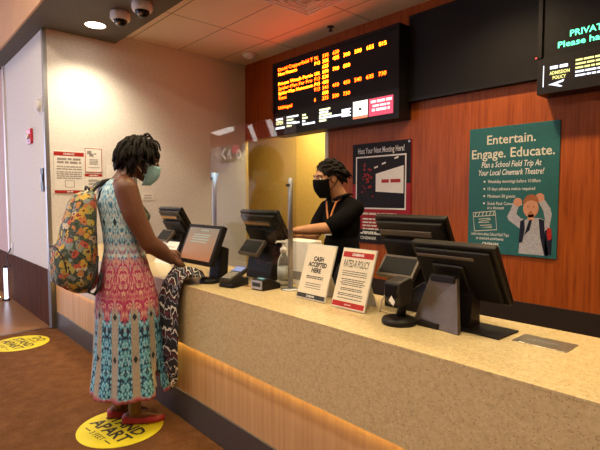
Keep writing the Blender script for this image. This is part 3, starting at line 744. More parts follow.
# meeting poster
t = poster('meeting_poster', 'black and red meeting poster on the red wall beside the clerk', 2.025, 2.785, .905, 1.968, 'print_poster_red')
for za, zb in ((.63, 1.061), (.002, .15)):
    bm = bmesh.new(); quad(bm, 0.002, .758, za, zb); flat('black_band', bm, M['photo_dark'], t, layer(0))
bm = bmesh.new(); put_text(bm, 'Host Your Next Meeting Here!', .38, .955, .058, .60, bold=.008); flat('headline_lettering', bm, M['print_white'], t, layer(1))
bm = bmesh.new(); quad(bm, .05, .705, .365, .925); fr = flat('photo_border', bm, M['print_white'], t, layer(1))
bm = bmesh.new(); quad(bm, .065, .690, .38, .91); flat('theatre_photo', bm, M['photo_dark'], fr, layer(2))
bm = bmesh.new(); poly(bm, [(.325, .55), (.325, .735), (.675, .81), (.675, .53)]); flat('cinema_screen', bm, M['print_white'], fr, layer(3))
bm = bmesh.new(); words(bm, .52, .64, .26, .035, rnd=rx); flat('screen_lettering', bm, M['print_red'], fr, layer(4))
bm = bmesh.new()
for k in range(40):
    a, b = rx.gauss(.21, .04), rx.gauss(.66, .07); poly(bm, circ(a, min(max(b, .5), .86), rx.uniform(.005, .014), 7))
flat('red_lights', bm, M['print_red'], fr, layer(3))
bm = bmesh.new()
for a, b in ((.30, .79), (.40, .825), (.56, .875)): poly(bm, [(a, b), (a + .05, b + .012), (a + .055, b + .03), (a + .005, b + .018)])
flat('ceiling_lamps', bm, M['print_white'], fr, layer(3))
bm = bmesh.new(); words(bm, .36, .305, .46, .020, rnd=rx)
for k in range(5): words(bm, .15, .25 - .035 * k, .19 + .03 * (k % 2), .016, 'L', rnd=rx)
for k in range(2): words(bm, .42, .25 - .035 * k, .2, .016, 'L', rnd=rx)
words(bm, .12, .095, .3, .016, 'L', rnd=rx); put_text(bm, 'CINEMARK', .12, .04, .03, .22, 'L', bold=.02)
flat('small_print', bm, M['print_chalk'], t, layer(1))
bm = bmesh.new(); lathe(bm, [(.012, 0), (.012, .01)], 12, (.74, -.0146, 1.04), Matrix.Rotation(PI / 2, 3, 'X')); mk('hanging_clip', bm, M['steel'], t)

# ------------------------------------------------------------------ counter signs
def table_sign(label, x0, x1, yb, yt, h, drawf):
    t = thing('counter_sign', label, 'counter sign', ((x0 + x1) / 2, yb, CT))
    w = x1 - x0; lean = -math.atan2(yt - yb, h); ln = math.hypot(h, yt - yb)
    T = Matrix.Rotation(lean, 4, 'X')
    bm = bmesh.new(); box(bm, -w / 2, w / 2, 0, .008, 0.004, ln, T); mk('holder', bm, M['acrylic_edge'], t, bevel=.0015)
    bm = bmesh.new(); box(bm, -w / 2 + .003, w / 2 - .003, -.0015, 0, .007, ln - .004, T); mk('card', bm, M['cream_card'], t)
    bm = bmesh.new(); box(bm, -.05, .05, .0, .004, 0, .2, Matrix.Translation((0, (yt - yb) * .72 + .09, .002)) @ Matrix.Rotation(R(24), 4, 'X')); mk('easel_leg', bm, M['acrylic_edge'], t)
    TT = T @ Matrix.Translation((0, -.0022, 0)) @ FACE; T2 = T @ Matrix.Translation((0, -.003, 0)) @ FACE
    band, ink, wh = bmesh.new(), bmesh.new(), bmesh.new(); bandm = drawf(band, ink, wh, w, ln)
    flat('colour_band', band, bandm, t, TT); flat('lettering', ink, M['ink'], t, TT); flat('band_lettering', wh, M['print_white'], t, T2)
    return t
def s1(band, ink, wh, w, h):
    quad(band, -w / 2 + .004, w / 2 - .004, .010, .032); put_text(wh, 'CINEMARK', 0, .016, .010, .06, bold=.02)
    for k, (s, ww) in enumerate((('CASH', .072), ('ACCEPTED', .132), ('HERE', .068))): put_text(ink, s, 0, h - .088 - k * .030, .022, ww, bold=.045)
    for z in (.120, .111): words(ink, 0, z, .12, .005, rnd=rr)
    for z in (.085, .074, .062): words(ink, 0, z, .11, .0032, rnd=rr)
    return M['ink']
table_sign('cream counter sign reading CASH ACCEPTED HERE beside the chrome post', 3.672, 3.880, .243, .335, .277, s1)
def s2(band, ink, wh, w, h):
    quad(band, -w / 2 + .010, w / 2 - .010, h - .045, h - .018); quad(band, -w / 2 + .006, w / 2 - .006, .012, .036)
    put_text(wh, 'CINEMARK', 0, h - .037, .012, .075, bold=.02); put_text(wh, 'cinemark', 0, .020, .009, .04)
    put_text(ink, 'RATED-R POLICY', 0, h - .092, .034, .155, bold=.01)
    for z in (.178, .168, .158, .140, .131, .122, .113, .097, .089, .072, .064, .050): words(ink, 0, z, .13 if int(z * 1000) % 2 else .15, .0038, rnd=rr)
    return M['print_red']
table_sign('cream and red counter sign reading RATED-R POLICY', 3.934, 4.140, .232, .325, .277, s2)

# ------------------------------------------------------------------ point of sale terminals (screen faces the clerk)
def rotx(a, p): return Matrix.Translation(p) @ Matrix.Rotation(a, 4, 'X')
def make_pos():
    t = thing('pos_terminal', '', 'pos terminal', (0, 0, CT))
    bm = bmesh.new(); prism(bm, [(-.07, 0), (.09, 0), (.09, .03), (.05, .20), (-.03, .22), (-.07, .05)], -.13, .13, lambda a, b, hh: (hh, a, b)); mk('base', bm, M['black'], t, bevel=.006)
    T = rotx(R(30), (0, 0, .318))
    bm = bmesh.new(); box(bm, -.19, .19, -.012, .018, -.135, .135, T); box(bm, -.175, .175, -.032, -.012, -.115, .115, T); sh = mk('screen_housing', bm, M['black'], t, bevel=.005)
    bm = bmesh.new(); box(bm, -.165, .165, .018, .0195, -.115, .115, T); mk('screen', bm, M['dark_screen'], t)
    bm = bmesh.new(); box(bm, -.16, .12, -.040, -.032, .05, .078, T); mk('vent_rail', bm, M['stand_grey'], sh, bevel=.002)
    bm = bmesh.new()
    for k in range(9): box(bm, -.155 + k * .03, -.135 + k * .03, -.0415, -.040, .055, .073, T)
    mk('vent_slots', bm, M['gold'], sh)
    bm = bmesh.new(); box(bm, -.155, .155, -.055, -.032, -.10, .03, T); mk('back_cover', bm, M['black_soft'], t, bevel=.008)
    T2 = rotx(R(-40), (-.03, -.092, .200))
    bm = bmesh.new(); box(bm, -.10, .10, -.012, .014, -.058, .058, T2); cd = mk('customer_display', bm, M['stand_grey'], t, bevel=.003)
    bm = bmesh.new(); box(bm, -.086, .086, -.0145, -.012, -.042, .044, T2); mk('display_glass', bm, M['black_soft'], cd)
    bm = bmesh.new(); box(bm, -.05, .0, -.10, -.02, .17, .20); mk('display_arm', bm, M['black'], t)
    return t
POS = make_pos()
POS.location = (3.10, .50, CT); POS['label'] = 'black till terminal seen from behind through the clear screen'; POS['group'] = 'till terminals along the counter'
p2 = copy_tree(POS); p2.location = (1.90, .50, CT); p2['label'] = 'black till terminal partly hidden behind the woman in the print dress'
p3 = copy_tree(POS); p3.location = (4.23, .50, CT); p3['label'] = 'black till terminal behind the rear-facing monitor on the grey wedge stand'
for ch in list(p3.children_recursive):
    if ch.name.startswith('vent_slots'): bpy.data.objects.remove(ch)
# tilted customer monitor facing the lobby
t = thing('customer_monitor', 'black touch monitor with an orange-brown lobby reflection painted on its screen, facing the woman', 'monitor', (2.89, .15, CT), R(2))
T = rotx(R(-23), (0, 0, .222))
bm = bmesh.new(); box(bm, -.19, .19, -.02, .018, -.128, .128, T); mh = mk('bezel', bm, M['black'], t, bevel=.006)
def screen_reflection_mat():
    m, nt, b = newmat('screen_reflection')
    tc = N(nt, 'ShaderNodeTexCoord'); sp = N(nt, 'ShaderNodeSeparateXYZ'); L(nt, tc.outputs['Generated'], sp.inputs[0])
    c = ramp(nt, sp.outputs[2], [(0., (.38, .14, .06)), (.55, (.32, .17, .09)), (1., (.22, .17, .12))])  # gradient paints the orange lobby reflection into the screen glow
    b.inputs['Base Color'].default_value = (.02, .015, .012, 1); b.inputs['Roughness'].default_value = .25
    L(nt, c, b.inputs['Emission Color']); b.inputs['Emission Strength'].default_value = .75; return m
bm = bmesh.new(); box(bm, -.165, .165, -.0215, -.02, -.105, .105, T); sc_ = mk('screen', bm, screen_reflection_mat(), t)
bm = bmesh.new()
for k, (a, b, z) in enumerate(((-.09, .09, .055), (-.10, .08, .040), (-.10, .09, .024), (-.11, .07, .008), (-.03, .06, .085))): quad(bm, a, b, z, z + .008)
flat('screen_lettering', bm, emitter('screen_text', (.36, .36, .25), .62), sc_, T @ Matrix.Translation((0, -.022, 0)) @ FACE)
bm = bmesh.new(); box(bm, -.15, .15, .018, .04, -.10, .10, T); mk('back_cover', bm, M['black_soft'], t, bevel=.006)
bm = bmesh.new(); prism(bm, [(.03, .0), (.10, .0), (.115, .2), (.06, .22)], .02, .13, lambda a, b, hh: (hh, a, b)); mk('stand', bm, M['black'], t, bevel=.005)
bm = bmesh.new(); lathe(bm, [(.062, 0), (.065, .012), (.055, .026), (.03, .03)], 28, (.105, -.015, 0)); mk('base_disc', bm, M['black'], t, True)
# rear-facing monitor on wedge stand
t = thing('rear_monitor', 'black monitor with its back to the lobby on a grey wedge stand', 'monitor', (4.52, .37, CT), R(-2))
T = rotx(R(31), (0, 0, .222))
bm = bmesh.new(); box(bm, -.185, .185, -.008, .024, -.135, .135, T); mh = mk('housing', bm, M['black'], t, bevel=.007)
bm = bmesh.new(); box(bm, -.165, .165, -.026, -.008, -.12, .118, T); mk('back_cover', bm, M['black_soft'], t, bevel=.012)
bm = bmesh.new(); box(bm, -.155, .10, -.030, -.026, .083, .097, T); mk('vent_rail', bm, M['stand_grey'], t, bevel=.002)
bm = bmesh.new(); box(bm, -.09, .05, -.040, -.026, -.09, .055, T); mk('mount_plate', bm, M['black'], t, bevel=.006)
bm = bmesh.new(); box(bm, -.165, .165, .024, .0255, -.115, .115, T); mk('screen', bm, M['dark_screen'], t)
bm = bmesh.new()
lo = [(-.155, -.095, 0), (.075, -.125, 0), (.075, -.105, 0), (-.155, -.075, 0)]; hi = [(-.085, -.075, .205), (.035, -.075, .205), (.035, -.055, .205), (-.085, -.055, .205)]
a = [bm.verts.new(p) for p in lo]; b = [bm.verts.new(p) for p in hi]; bm.faces.new(a[::-1]); bm.faces.new(b)
for i in range(4): bm.faces.new((a[i], a[(i + 1) % 4], b[(i + 1) % 4], b[i]))
st = mk('wedge_stand', bm, M['stand_grey'], t, bevel=.003)
bm = bmesh.new(); box(bm, -.08, .03, -.085, -.048, .185, .213); mk('hinge', bm, M['black'], st, bevel=.004)
bm = bmesh.new(); box(bm, -.115, -.02, -.118, -.085, .0, .022); mk('cable_notch', bm, M['black'], st, bevel=.002)
bm = bmesh.new(); box(bm, -.15, .20, -.06, .10, 0, .007); mk('base_plate', bm, M['black'], t, bevel=.002)
bm = bmesh.new(); prism(bm, [(-.02, .007), (.06, .007), (.055, .12), (.01, .17)], -.09, .06, lambda a, b, hh: (hh, a, b)); mk('rear_strut', bm, M['black'], t)
# scanner on a round foot
t = thing('barcode_scanner', 'black hand scanner in a cradle on a round foot', 'scanner', (4.335, .225, CT))
bm = bmesh.new(); lathe(bm, [(.070, 0), (.073, .012), (.068, .024), (.035, .030)], 32); mk('round_foot', bm, M['black'], t, True)
bm = bmesh.new(); tube(bm, [(0, .01, .028), (.005, .015, .07), (0, .012, .12)], [.02, .018, .024], 12); mk('cradle_stem', bm, M['black'], t, True)
bm = bmesh.new(); prism(bm, [(-.045, .09), (-.02, .075), (.03, .085), (.05, .16), (.03, .195), (-.05, .18), (-.06, .14)], -.038, .038, lambda a, b, hh: (hh, a, b)); sb = mk('scanner_head', bm, M['charcoal'], t, bevel=.008)
bm = bmesh.new(); box(bm, -.028, .028, -.064, -.052, .115, .17); mk('scan_window', bm, M['dark_screen'], sb, bevel=.003)
bm = bmesh.new(); poly(bm, [(-.005, .02), (.018, .0), (.026, .018), (.008, .042)]); flat('white_tag', bm, M['white_paper'], sb, Matrix.Translation((0, -.0655, .085)) @ FACE)
bm = bmesh.new(); tube(bm, [(4.30, .26, CT + .14), (4.25, .27, CT + .12), (4.215, .26, CT + .07), (4.20, .27, CT + .02), (4.23, .31, CT + .008), (4.28, .36, CT + .008)], .004, 6)
tag(mk('scanner_cable', bm, M['cable_pale'], None, True), 'thin pale cable looping beside the hand scanner', 'cable')
bm = bmesh.new()
tube(bm, [(4.355, .27, CT + .13), (4.40, .31, CT + .17), (4.43, .31, CT + .10), (4.40, .33, CT + .03), (4.36, .40, CT + .008)], .0045, 6)
tag(mk('scanner_cable', bm, M['cable'], None, True), 'dark coiled cable between the hand scanner and the grey wedge stand', 'cable')
# pin pad
t = thing('pin_pad', 'black card pin pad with lit blue screen on a tilted stand', 'card reader', (3.19, .185, CT), R(14))
bm = bmesh.new(); prism(bm, [(-.075, 0), (.075, 0), (.075, .045), (-.06, .03), (-.075, .02)], -.052, .052, lambda a, b, hh: (hh, a, b)); mk('stand', bm, M['black'], t, bevel=.006)
T = rotx(R(20), (0, .005, .065))
bm = bmesh.new(); box(bm, -.045, .045, -.085, .085, -.014, .014, T); pb_ = mk('keypad_body', bm, M['charcoal'], t, bevel=.007)
bm = bmesh.new(); box(bm, -.036, .036, .02, .072, .014, .0155, T); mk('screen', bm, emitter('pin_screen', (.25, .30, .55), .6), pb_)
for i in range(3):
    for j in range(4):
        bm = bmesh.new(); box(bm, -.033 + i * .023, -.013 + i * .023, -.07 + j * .02, -.056 + j * .02, .014, .018, T); mk('key', bm, M['ink_grey'], pb_)
# small slip printer
t = thing('check_reader', 'small silver-faced black check reader beside the chrome post', 'check reader', (3.385, .255, CT), R(4))
bm = bmesh.new(); prism(bm, [(-.05, 0), (.09, 0), (.085, .03), (.0, .065), (-.05, .06)], -.05, .05, lambda a, b, hh: (hh, a, b)); mk('body', bm, M['black'], t, bevel=.006)
bm = bmesh.new(); box(bm, -.046, .046, -.056, -.05, .006, .056); ff = mk('face_plate', bm, M['steel'], t, bevel=.003)
bm = bmesh.new(); quad(bm, -.034, .034, .022, .044); flat('slot', bm, M['ink'], ff, Matrix.Translation((0, -.0566, 0)) @ FACE)
bm = bmesh.new(); box(bm, -.02, .025, -.03, .0, .062, .066, Matrix.Translation((0, 0, -.002))); mk('green_display', bm, emitter('reader_lcd', (.2, .5, .45), .6), t)
bm = bmesh.new(); tube(bm, [(3.25, .22, CT + .005), (3.29, .25, CT + .005), (3.33, .27, CT + .005)], .004, 6)
tag(mk('reader_cable', bm, M['gold'], None, True), 'short tan cable on the counter between pin pad and check reader', 'cable')
# sanitizer bottle
t = thing('sanitizer_bottle', 'clear pump bottle of hand sanitizer behind the chrome post', 'bottle', (3.372, .412, CT))
bm = bmesh.new(); lathe(bm, [(.034, 0), (.036, .008), (.036, .135), (.029, .165), (.016, .185), (.016, .2)], 24); mk('bottle_body', bm, M['clear'], t, True)
bm = bmesh.new(); lathe(bm, [(.0367, .04), (.0367, .115)], 24); mk('label_wrap', bm, M['gel'], t, True)
bm = bmesh.new(); lathe(bm, [(.019, .195), (.019, .222), (.008, .226), (.008, .25), (.014, .252), (.014, .265)], 18); tube(bm, [(0, 0, .258), (-.035, -.02, .258), (-.042, -.024, .248)], .006); mk('pump', bm, M['white_plastic'], t, True)
# white carton behind the sign
t = thing('white_carton', 'plain white carton standing behind the CASH ACCEPTED HERE sign', 'box', (3.41, .535, CT))
bm = bmesh.new(); box(bm, -.11, .11, -.05, .05, 0, .262); mk('carton', bm, M['white_paper'], t, bevel=.003)
bm = bmesh.new(); box(bm, -.105, .105, -.002, .048, .262, .266); mk('flap', bm, M['white_plastic'], t)
bm = bmesh.new(); box(bm, -.05, .05, -.0515, -.05, .03, .08); mk('paper_label', bm, M['ink_grey'], t)
# receipts by the first till
t = thing('paper_sheet', 'white paper sheet propped on the till behind the woman', 'paper', (2.02, .30, CT), R(12))
bm = bmesh.new(); box(bm, -.10, .10, -.0012, .0012, 0, .19, rotx(R(-30), (0, 0, .0))); mk('sheet', bm, M['white_paper'], t)
bm = bmesh.new(); 
for k in range(4): words(bm, 0, .05 + k * .03, .14, .006, rnd=rr)
flat('lettering', bm, M['ink_grey'], t, rotx(R(-30), (0, 0, 0)) @ Matrix.Translation((0, -.002, 0)) @ FACE)
bm = bmesh.new(); ell(bm, (2.36, .24, CT + .055), (.05, .045, .055)); tag(remeshed('ornament_jar', bm, .008, M['white_plastic']), 'small white rounded jar on the counter left of the tilted monitor', 'jar')

# ------------------------------------------------------------------ clear sneeze guard
t = thing('sneeze_guard', 'clear acrylic counter screen held by two chrome posts', 'screen', (3.1, .338, CT))
bm = bmesh.new(); box(bm, -.40, .47, -.006, .0, .12, .968); mk('acrylic_pane', bm, M['glass'], t)
for x, zt in ((-.395, .685), (.395, .625)):
    bm = bmesh.new(); lathe(bm, [(.014, .006), (.014, zt), (.010, zt + .004)], 18, (x, .022, 0)); po = mk('post', bm, M['steel'], t, True)
    bm = bmesh.new(); lathe(bm, [(.055, 0), (.055, .005), (.02, .009)], 26, (x, .022, 0)); mk('base_flange', bm, M['steel'], po, True)
    bm = bmesh.new(); box(bm, x - .009, x + .009, -.004, .010, zt - .045, zt - .03); mk('clip', bm, M['charcoal'], po)

#PEOPLE
# ------------------------------------------------------------------ people
def xell(bm, X, c, r, rot=(0, 0, 0), u=20, v=14):
    mt = X @ Matrix.Translation(c) @ Euler(rot).to_matrix().to_4x4() @ Matrix.Diagonal((*r, 1))
    bmesh.ops.create_uvsphere(bm, u_segments=u, v_segments=v, radius=1, matrix=mt)
def add_head(bm, X):
    xell(bm, X, (0, -.015, .030), (.073, .090, .085)); xell(bm, X, (0, .030, -.030), (.060, .062, .085))
    xell(bm, X, (0, .058, -.092), (.030, .028, .022)); xell(bm, X, (0, .052, -.02), (.050, .040, .05))
    xell(bm, X, (0, .075, .030), (.050, .018, .020))                                     # brow
    limb(bm, [X @ Vector((0, .088, .015)), X @ Vector((0, .106, -.022))], [.009, .013]); xell(bm, X, (0, .098, -.026), (.019, .012, .009))
    xell(bm, X, (0, .086, -.058), (.024, .010, .010))                                    # mouth
    for s in (-1, 1): xell(bm, X, (s * .073, -.012, -.008), (.010, .022, .032), (R(10), 0, 0)); xell(bm, X, (s * .036, .062, -.025), (.024, .022, .022))
def add_hand(bm, w, d, n, side, curl=(25, 35, 30), k=1.):
    """palm and five fingers; d along the hand, n out of its back, side: +1 thumb towards d x n"""
    w, d, n = Vector(w), Vector(d).normalized(), Vector(n).normalized()
    n = (n - d * n.dot(d)).normalized(); s = d.cross(n) * side
    for off in (-.024, 0, .022): limb(bm, [w + s * off * .5 * k, w + (d * .085 + s * off) * k], [.019 * k, .017 * k])
    for i, (off, ln) in enumerate(((.030, .9), (.010, 1.), (-.011, .95), (-.031, .75))):
        p = w + (d * .088 + s * off) * k; a = 0; pts = [p - d * .02 * k]; 
        for j, l in enumerate((.040, .026, .021)):
            a += R(curl[j] + 4 * i); q = pts[-1] if j else p
            if j == 0: pts.append(p)
            pts.append(pts[-1] + (d * math.cos(a) - n * math.sin(a) + s * off * .8) * l * ln * k)
        limb(bm, pts, [.0100 * k, .0098 * k, .0088 * k, .0080 * k, .0068 * k], 10)
    p = w + (d * .025 + s * .026) * k
    limb(bm, [p, p + (d * .032 + s * .026 - n * .010) * k, p + (d * .062 + s * .030 - n * .026) * k, p + (d * .082 + s * .022 - n * .040) * k], [.015 * k, .0125 * k, .0105 * k, .008 * k], 10)
def face_bits(p, X, brow):
    for s in (-1, 1):
        bm = bmesh.new(); xell(bm, X, (s * .031, .078, .010), (.013, .009, .0075)); e = mk('eye', bm, M['eye_white'], p, True)
        bm = bmesh.new(); xell(bm, X, (s * .031, .0855, .008), (.006, .003, .006)); mk('iris', bm, M['ink'], e, True)
        bm = bmesh.new(); limb(bm, [X @ Vector((s * .014, .092, .031)), X @ Vector((s * .034, .087, .036)), X @ Vector((s * .050, .072, .030))], [.0035, .0045, .003]); mk('eyebrow', bm, M[brow], p, True)
def face_mask(p, X, mat, ztop=-.008):
    bm = bmesh.new(); rows = []
    nu, nv = 18, 10
    for j in range(nv + 1):
        v = j / nv; z = ztop - v * (.112 + ztop + .012); row = []
        for i in range(nu + 1):
            a = -1 + 2 * i / nu; th = a * R(80)
            rx = .071 - .018 * v ** 2; bulge = math.sin(PI * min(1, v * .8 + .18))
            y = .022 + (.075 + .022 * bulge * math.cos(th) ** 2 - .02 * v * v) * math.cos(th)
            zz = z + .020 * (abs(a) ** 2) * (v - .35) * -1 + (.012 * math.cos(th) ** 6 if j == 0 else 0)
            row.append(bm.verts.new(X @ Vector((rx * math.sin(th), y, zz))))
        rows.append(row)
    for a, b in zip(rows, rows[1:]):
        for i in range(nu): bm.faces.new((a[i], b[i], b[i + 1], a[i + 1]))
    o = mk('face_mask', bm, mat, p, True); md = o.modifiers.new('t', 'SOLIDIFY'); md.thickness = .004; md.offset = 1
    bm = bmesh.new()
    for s in (-1, 1):
        tube(bm, [X @ Vector(q) for q in ((s * .066, .035, -.012), (s * .078, .005, .010), (s * .082, -.022, .022), (s * .083, -.036, -.004))], .0028, 6)
        tube(bm, [X @ Vector(q) for q in ((s * .058, .032, -.078), (s * .074, .0, -.052), (s * .080, -.026, -.030), (s * .083, -.036, -.004))], .0028, 6)
    mk('ear_loops', bm, M['white_paper'] if mat is not M['shirt'] else mat, o, True)
def torso_ring_mesh(bm, rings, seg, uvl=None, fold=None):
    out = []
    for (z, rx, ry, cy) in rings:
        row = []
        for k in range(seg + 1):
            a = 2 * PI * k / seg - PI / 2
            f = fold(z, a) if fold else 0
            row.append(((rx + f) * math.cos(a), cy + (ry + f) * math.sin(a), z))
        out.append(row)
    return out
def interp(rings, n):
    """smooth rings (z falling) to n rows"""
    zs = [r[0] for r in rings]; res = []
    for i in range(n + 1):
        z = zs[0] + (zs[-1] - zs[0]) * i / n
        for a, b in zip(rings, rings[1:]):
            if b[0] - 1e-9 <= z <= a[0] + 1e-9:
                t = (a[0] - z) / (a[0] - b[0]); t2 = t * t * (3 - 2 * t) * .5 + t * .5
                res.append((z, *[a[q] + (b[q] - a[q]) * t2 for q in (1, 2, 3)])); break
    return res

# ---- the customer
wm = thing('person', 'person with braids in a pink and blue print maxi dress, standing at the counter', 'person', (2.66, -.24, 0), R(-3))
HX = Matrix.Translation((.012, .105, 1.612)) @ Euler((R(-15), 0, R(-19))).to_matrix().to_4x4()
bm = bmesh.new()
xell(bm, Matrix(), (0, -.01, .95), (.145, .108, .13)); xell(bm, Matrix(), (0, -.015, 1.10), (.112, .083, .15)); xell(bm, Matrix(), (0, -.03, 1.28), (.128, .092, .14))
for s in (-1, 1): xell(bm, Matrix(), (s * .06, .045, 1.25), (.055, .05, .055))
limb(bm, [(-.125, -.04, 1.412), (0, -.035, 1.415), (.125, -.04, 1.412)], [.056, .062, .056])
limb(bm, [(0, -.035, 1.42), (0, .01, 1.485), (0, .06, 1.55)], [.064, .054, .050]); 
limb(bm, [(.12, -.04, 1.432), (.03, -.018, 1.452)], [.036, .040]); limb(bm, [(-.12, -.04, 1.432), (-.03, -.018, 1.452)], [.036, .040])
limb(bm, [(.155, -.045, 1.405), (.180, -.015, 1.28), (.20, .060, 1.125), (.15, .16, 1.065), (.09, .25, 1.005)], [.068, .063, .051, .047, .030])
UP = lambda z: 1.0 + (z - 1.0) * 1.09 if z > 1.0 else z
limb(bm, [(-.155, -.045, 1.405), (-.185, .0, 1.27), (-.20, .06, 1.12), (-.12, .17, 1.07), (-.03, .25, 1.045)], [.068, .060, .050, .045, .030])
for v_ in bm.verts: v_.co.z = UP(v_.co.z)
add_head(bm, HX)
add_hand(bm, (.09, .25, 1.005), (-.12, .9, -.42), (.35, .35, .85), -1, (35, 45, 40), .95)
add_hand(bm, (-.03, .25, 1.045), (.45, .85, -.15), (-.3, .25, .9), 1, (30, 35, 30), .95)
FT = {1: (.045, .045), -1: (-.095, .0)}
for s in (-1, 1):
    fx, fy = FT[s]
    limb(bm, [(s * .075, -.005, .90), (s * .06 + fx * .3, .01, .50), (fx - .02 * 0, fy - .03, .09)], [.088, .058, .036])
    a = R(-26); d = Vector((-math.sin(a), math.cos(a), 0)); c = Vector((fx, fy, 0))
    limb(bm, [c - d * .065 + Vector((0, 0, .045)), c + d * .03 + Vector((0, 0, .048)), c + d * .12 + Vector((0, 0, .030))], [.030, .032, .024])
remeshed('body', bm, .006, M['skin_f'], wm, 2)
face_bits(wm, HX, 'hair')
face_mask(wm, HX, M['mask_teal'])
# braids
rh = random.Random(11)
bm = bmesh.new(); xell(bm, HX, (0, -.022, .038), (.080, .095, .085), (R(-8), 0, 0))
Xi = HX.inverted(); down = (Xi.to_3x3() @ Vector((0, 0, -1))).normalized()
n = 0
while n < 420:
    d = Vector((rh.gauss(0, 1), rh.gauss(-.15, 1), rh.gauss(.3, .8))).normalized()
    p = Vector((0, -.026, .042)) + Vector((d.x * .078, d.y * .096, d.z * .083))
    if p.z < .0 and p.y > -.03: continue
    if p.z < -.03: continue
    if p.y > .045 and p.z < .06: continue
    n += 1
    front = p.y > .02
    ln = rh.uniform(.045, .07) if front else rh.uniform(.075, .125)
    if front and abs(p.x) < .06 and p.z < .1: ln = rh.uniform(.03, .05)
    v = (d * .6 + Vector((0, .45 if front else -.2, .1))).normalized(); pts = [p - d * .01]; q = p.copy(); st = ln / 6
    for k in range(6):
        q = q + v * st; pts.append(q.copy()); v = (v + down * .75 + Vector((rh.uniform(-.12, .12),) * 3)).normalized()
        e = Vector((q.x / .084, (q.y + .026) / .100, (q.z - .042) / .09))
        if e.length < 1.03 and q.z > -.05: q = Vector((0, -.026, .042)) + Vector((e.x * .084, e.y * .100, e.z * .09)) * (1.05 / max(e.length, .2))
    tube(bm, [HX @ q for q in pts], [.0065, .0075, .0072, .007, .0065, .006, .004], 5)
hr = mk('braids', bm, M['hair'], wm, True)
bm = bmesh.new()
for k in range(5): xell(bm, HX, (-.05 + .025 * k * .9, -.115 + .004 * k, -.075 - .006 * (k % 3)), (.006, .006, .006), u=8, v=6)
mk('braid_beads', bm, M['white_plastic'], hr, True)
# dress
rings = [(1.462, .070, .072, -.004), (1.435, .090, .088, -.022), (1.40, .118, .106, -.036), (1.34, .146, .120, -.036), (1.26, .154, .140, .0), (1.17, .143, .116, -.010), (1.08, .136, .108, -.012),
         (.98, .165, .130, -.008), (.88, .195, .158, -.006), (.72, .215, .180, .004), (.45, .222, .195, .006), (.215, .238, .224, .01)]
rings = [(UP(a), b, c, d) for a, b, c, d in rings]
rows = interp(rings, 70); seg = 96
def fold(z, a):
    g = min(1, max(0, (1.0 - z) / .8)); return g * (.010 * math.sin(9 * a + 2 * z) + .006 * math.sin(17 * a - 3 * z + 1))
pts = torso_ring_mesh(None, rows, seg, fold=fold)
bm = bmesh.new(); uvl = bm.loops.layers.uv.new('uv'); V = [[bm.verts.new(p) for p in row] for row in pts]
for i in range(len(V) - 1):
    zc = (rows[i][0] + rows[i + 1][0]) / 2
    for k in range(seg):
        a = 2 * PI * (k + .5) / seg - PI / 2; ad = math.degrees(a) % 360
        if abs((ad - 270 + 180) % 360 - 180) < (12 * math.sin(PI * (zc - 1.35) / .125) if 1.35 < zc < 1.475 else -1): continue
        if zc < .42 and abs((ad - 28 + 180) % 360 - 180) < 1.5 + 8 * (.42 - zc) / .21: continue
        f = bm.faces.new((V[i][k], V[i + 1][k], V[i + 1][k + 1], V[i][k + 1])); f.smooth = True
        for lp, (ii, kk) in zip(f.loops, ((i, k), (i + 1, k), (i + 1, k + 1), (i, k + 1))): lp[uvl].uv = (kk / seg, (rows[ii][0] - .215) / 1.29)
        if 35 < ad < 145 and 1.10 < zc < 1.44: f.material_index = 1
bm.faces.layers.int.new('keep')
dr = mk('maxi_dress', bm, None, wm, False, mats=[M['dress'], M['bodice']])
md = dr.modifiers.new('t', 'SOLIDIFY'); md.thickness = .004; md.offset = 1
bm = bmesh.new()
tube(bm, [(.072 * math.cos(a), -.004 + .074 * math.sin(a), 1.505 + .010 * math.sin(a)) for a in [2 * PI * k / 24 for k in range(25)]], .007, 8); mk('neck_trim', bm, M['white_paper'], dr, True)
bm = bmesh.new()
for k in range(24):
    a = 2 * PI * k / 24; xell(bm, Matrix(), (.079 * math.cos(a), -.004 + .081 * math.sin(a), 1.507 + .010 * math.sin(a)), (.0045, .0045, .0045), u=8, v=6)
mk('trim_beads', bm, M['ink'], dr, True)
for s in (-1, 1):
    fx, fy = FT[s]; a = R(-26); T = Matrix.Translation((fx, fy, 0)) @ Matrix.Rotation(a, 4, 'Z')
    bm = bmesh.new(); L_ = []
    for (y, hw, ht) in ((-.105, .018, .055), (-.085, .034, .062), (-.04, .036, .046), (.02, .042, .040), (.075, .046, .050), (.12, .038, .046), (.152, .016, .034)):
        L_.append([bm.verts.new(T @ Vector(p)) for p in ((-hw, y, .004), (-hw * 1.02, y, ht * .5), (-hw * .8, y, ht), (hw * .8, y, ht), (hw * 1.02, y, ht * .5), (hw, y, .004))])
    for i, (p, q) in enumerate(zip(L_, L_[1:])):
        for k in range(6):
            if k == 2 and 1 <= i <= 3: continue
            bm.faces.new((p[k], p[(k + 1) % 6], q[(k + 1) % 6], q[k]))
    bm.faces.new(L_[0]); bm.faces.new(L_[-1][::-1])
    o = mk('red_flat_shoe', bm, M['shoe_red'], wm, True); md = o.modifiers.new('t', 'SOLIDIFY'); md.thickness = .004; md.offset = 1
    md = o.modifiers.new('s', 'SUBSURF'); md.levels = 1; md.render_levels = 1

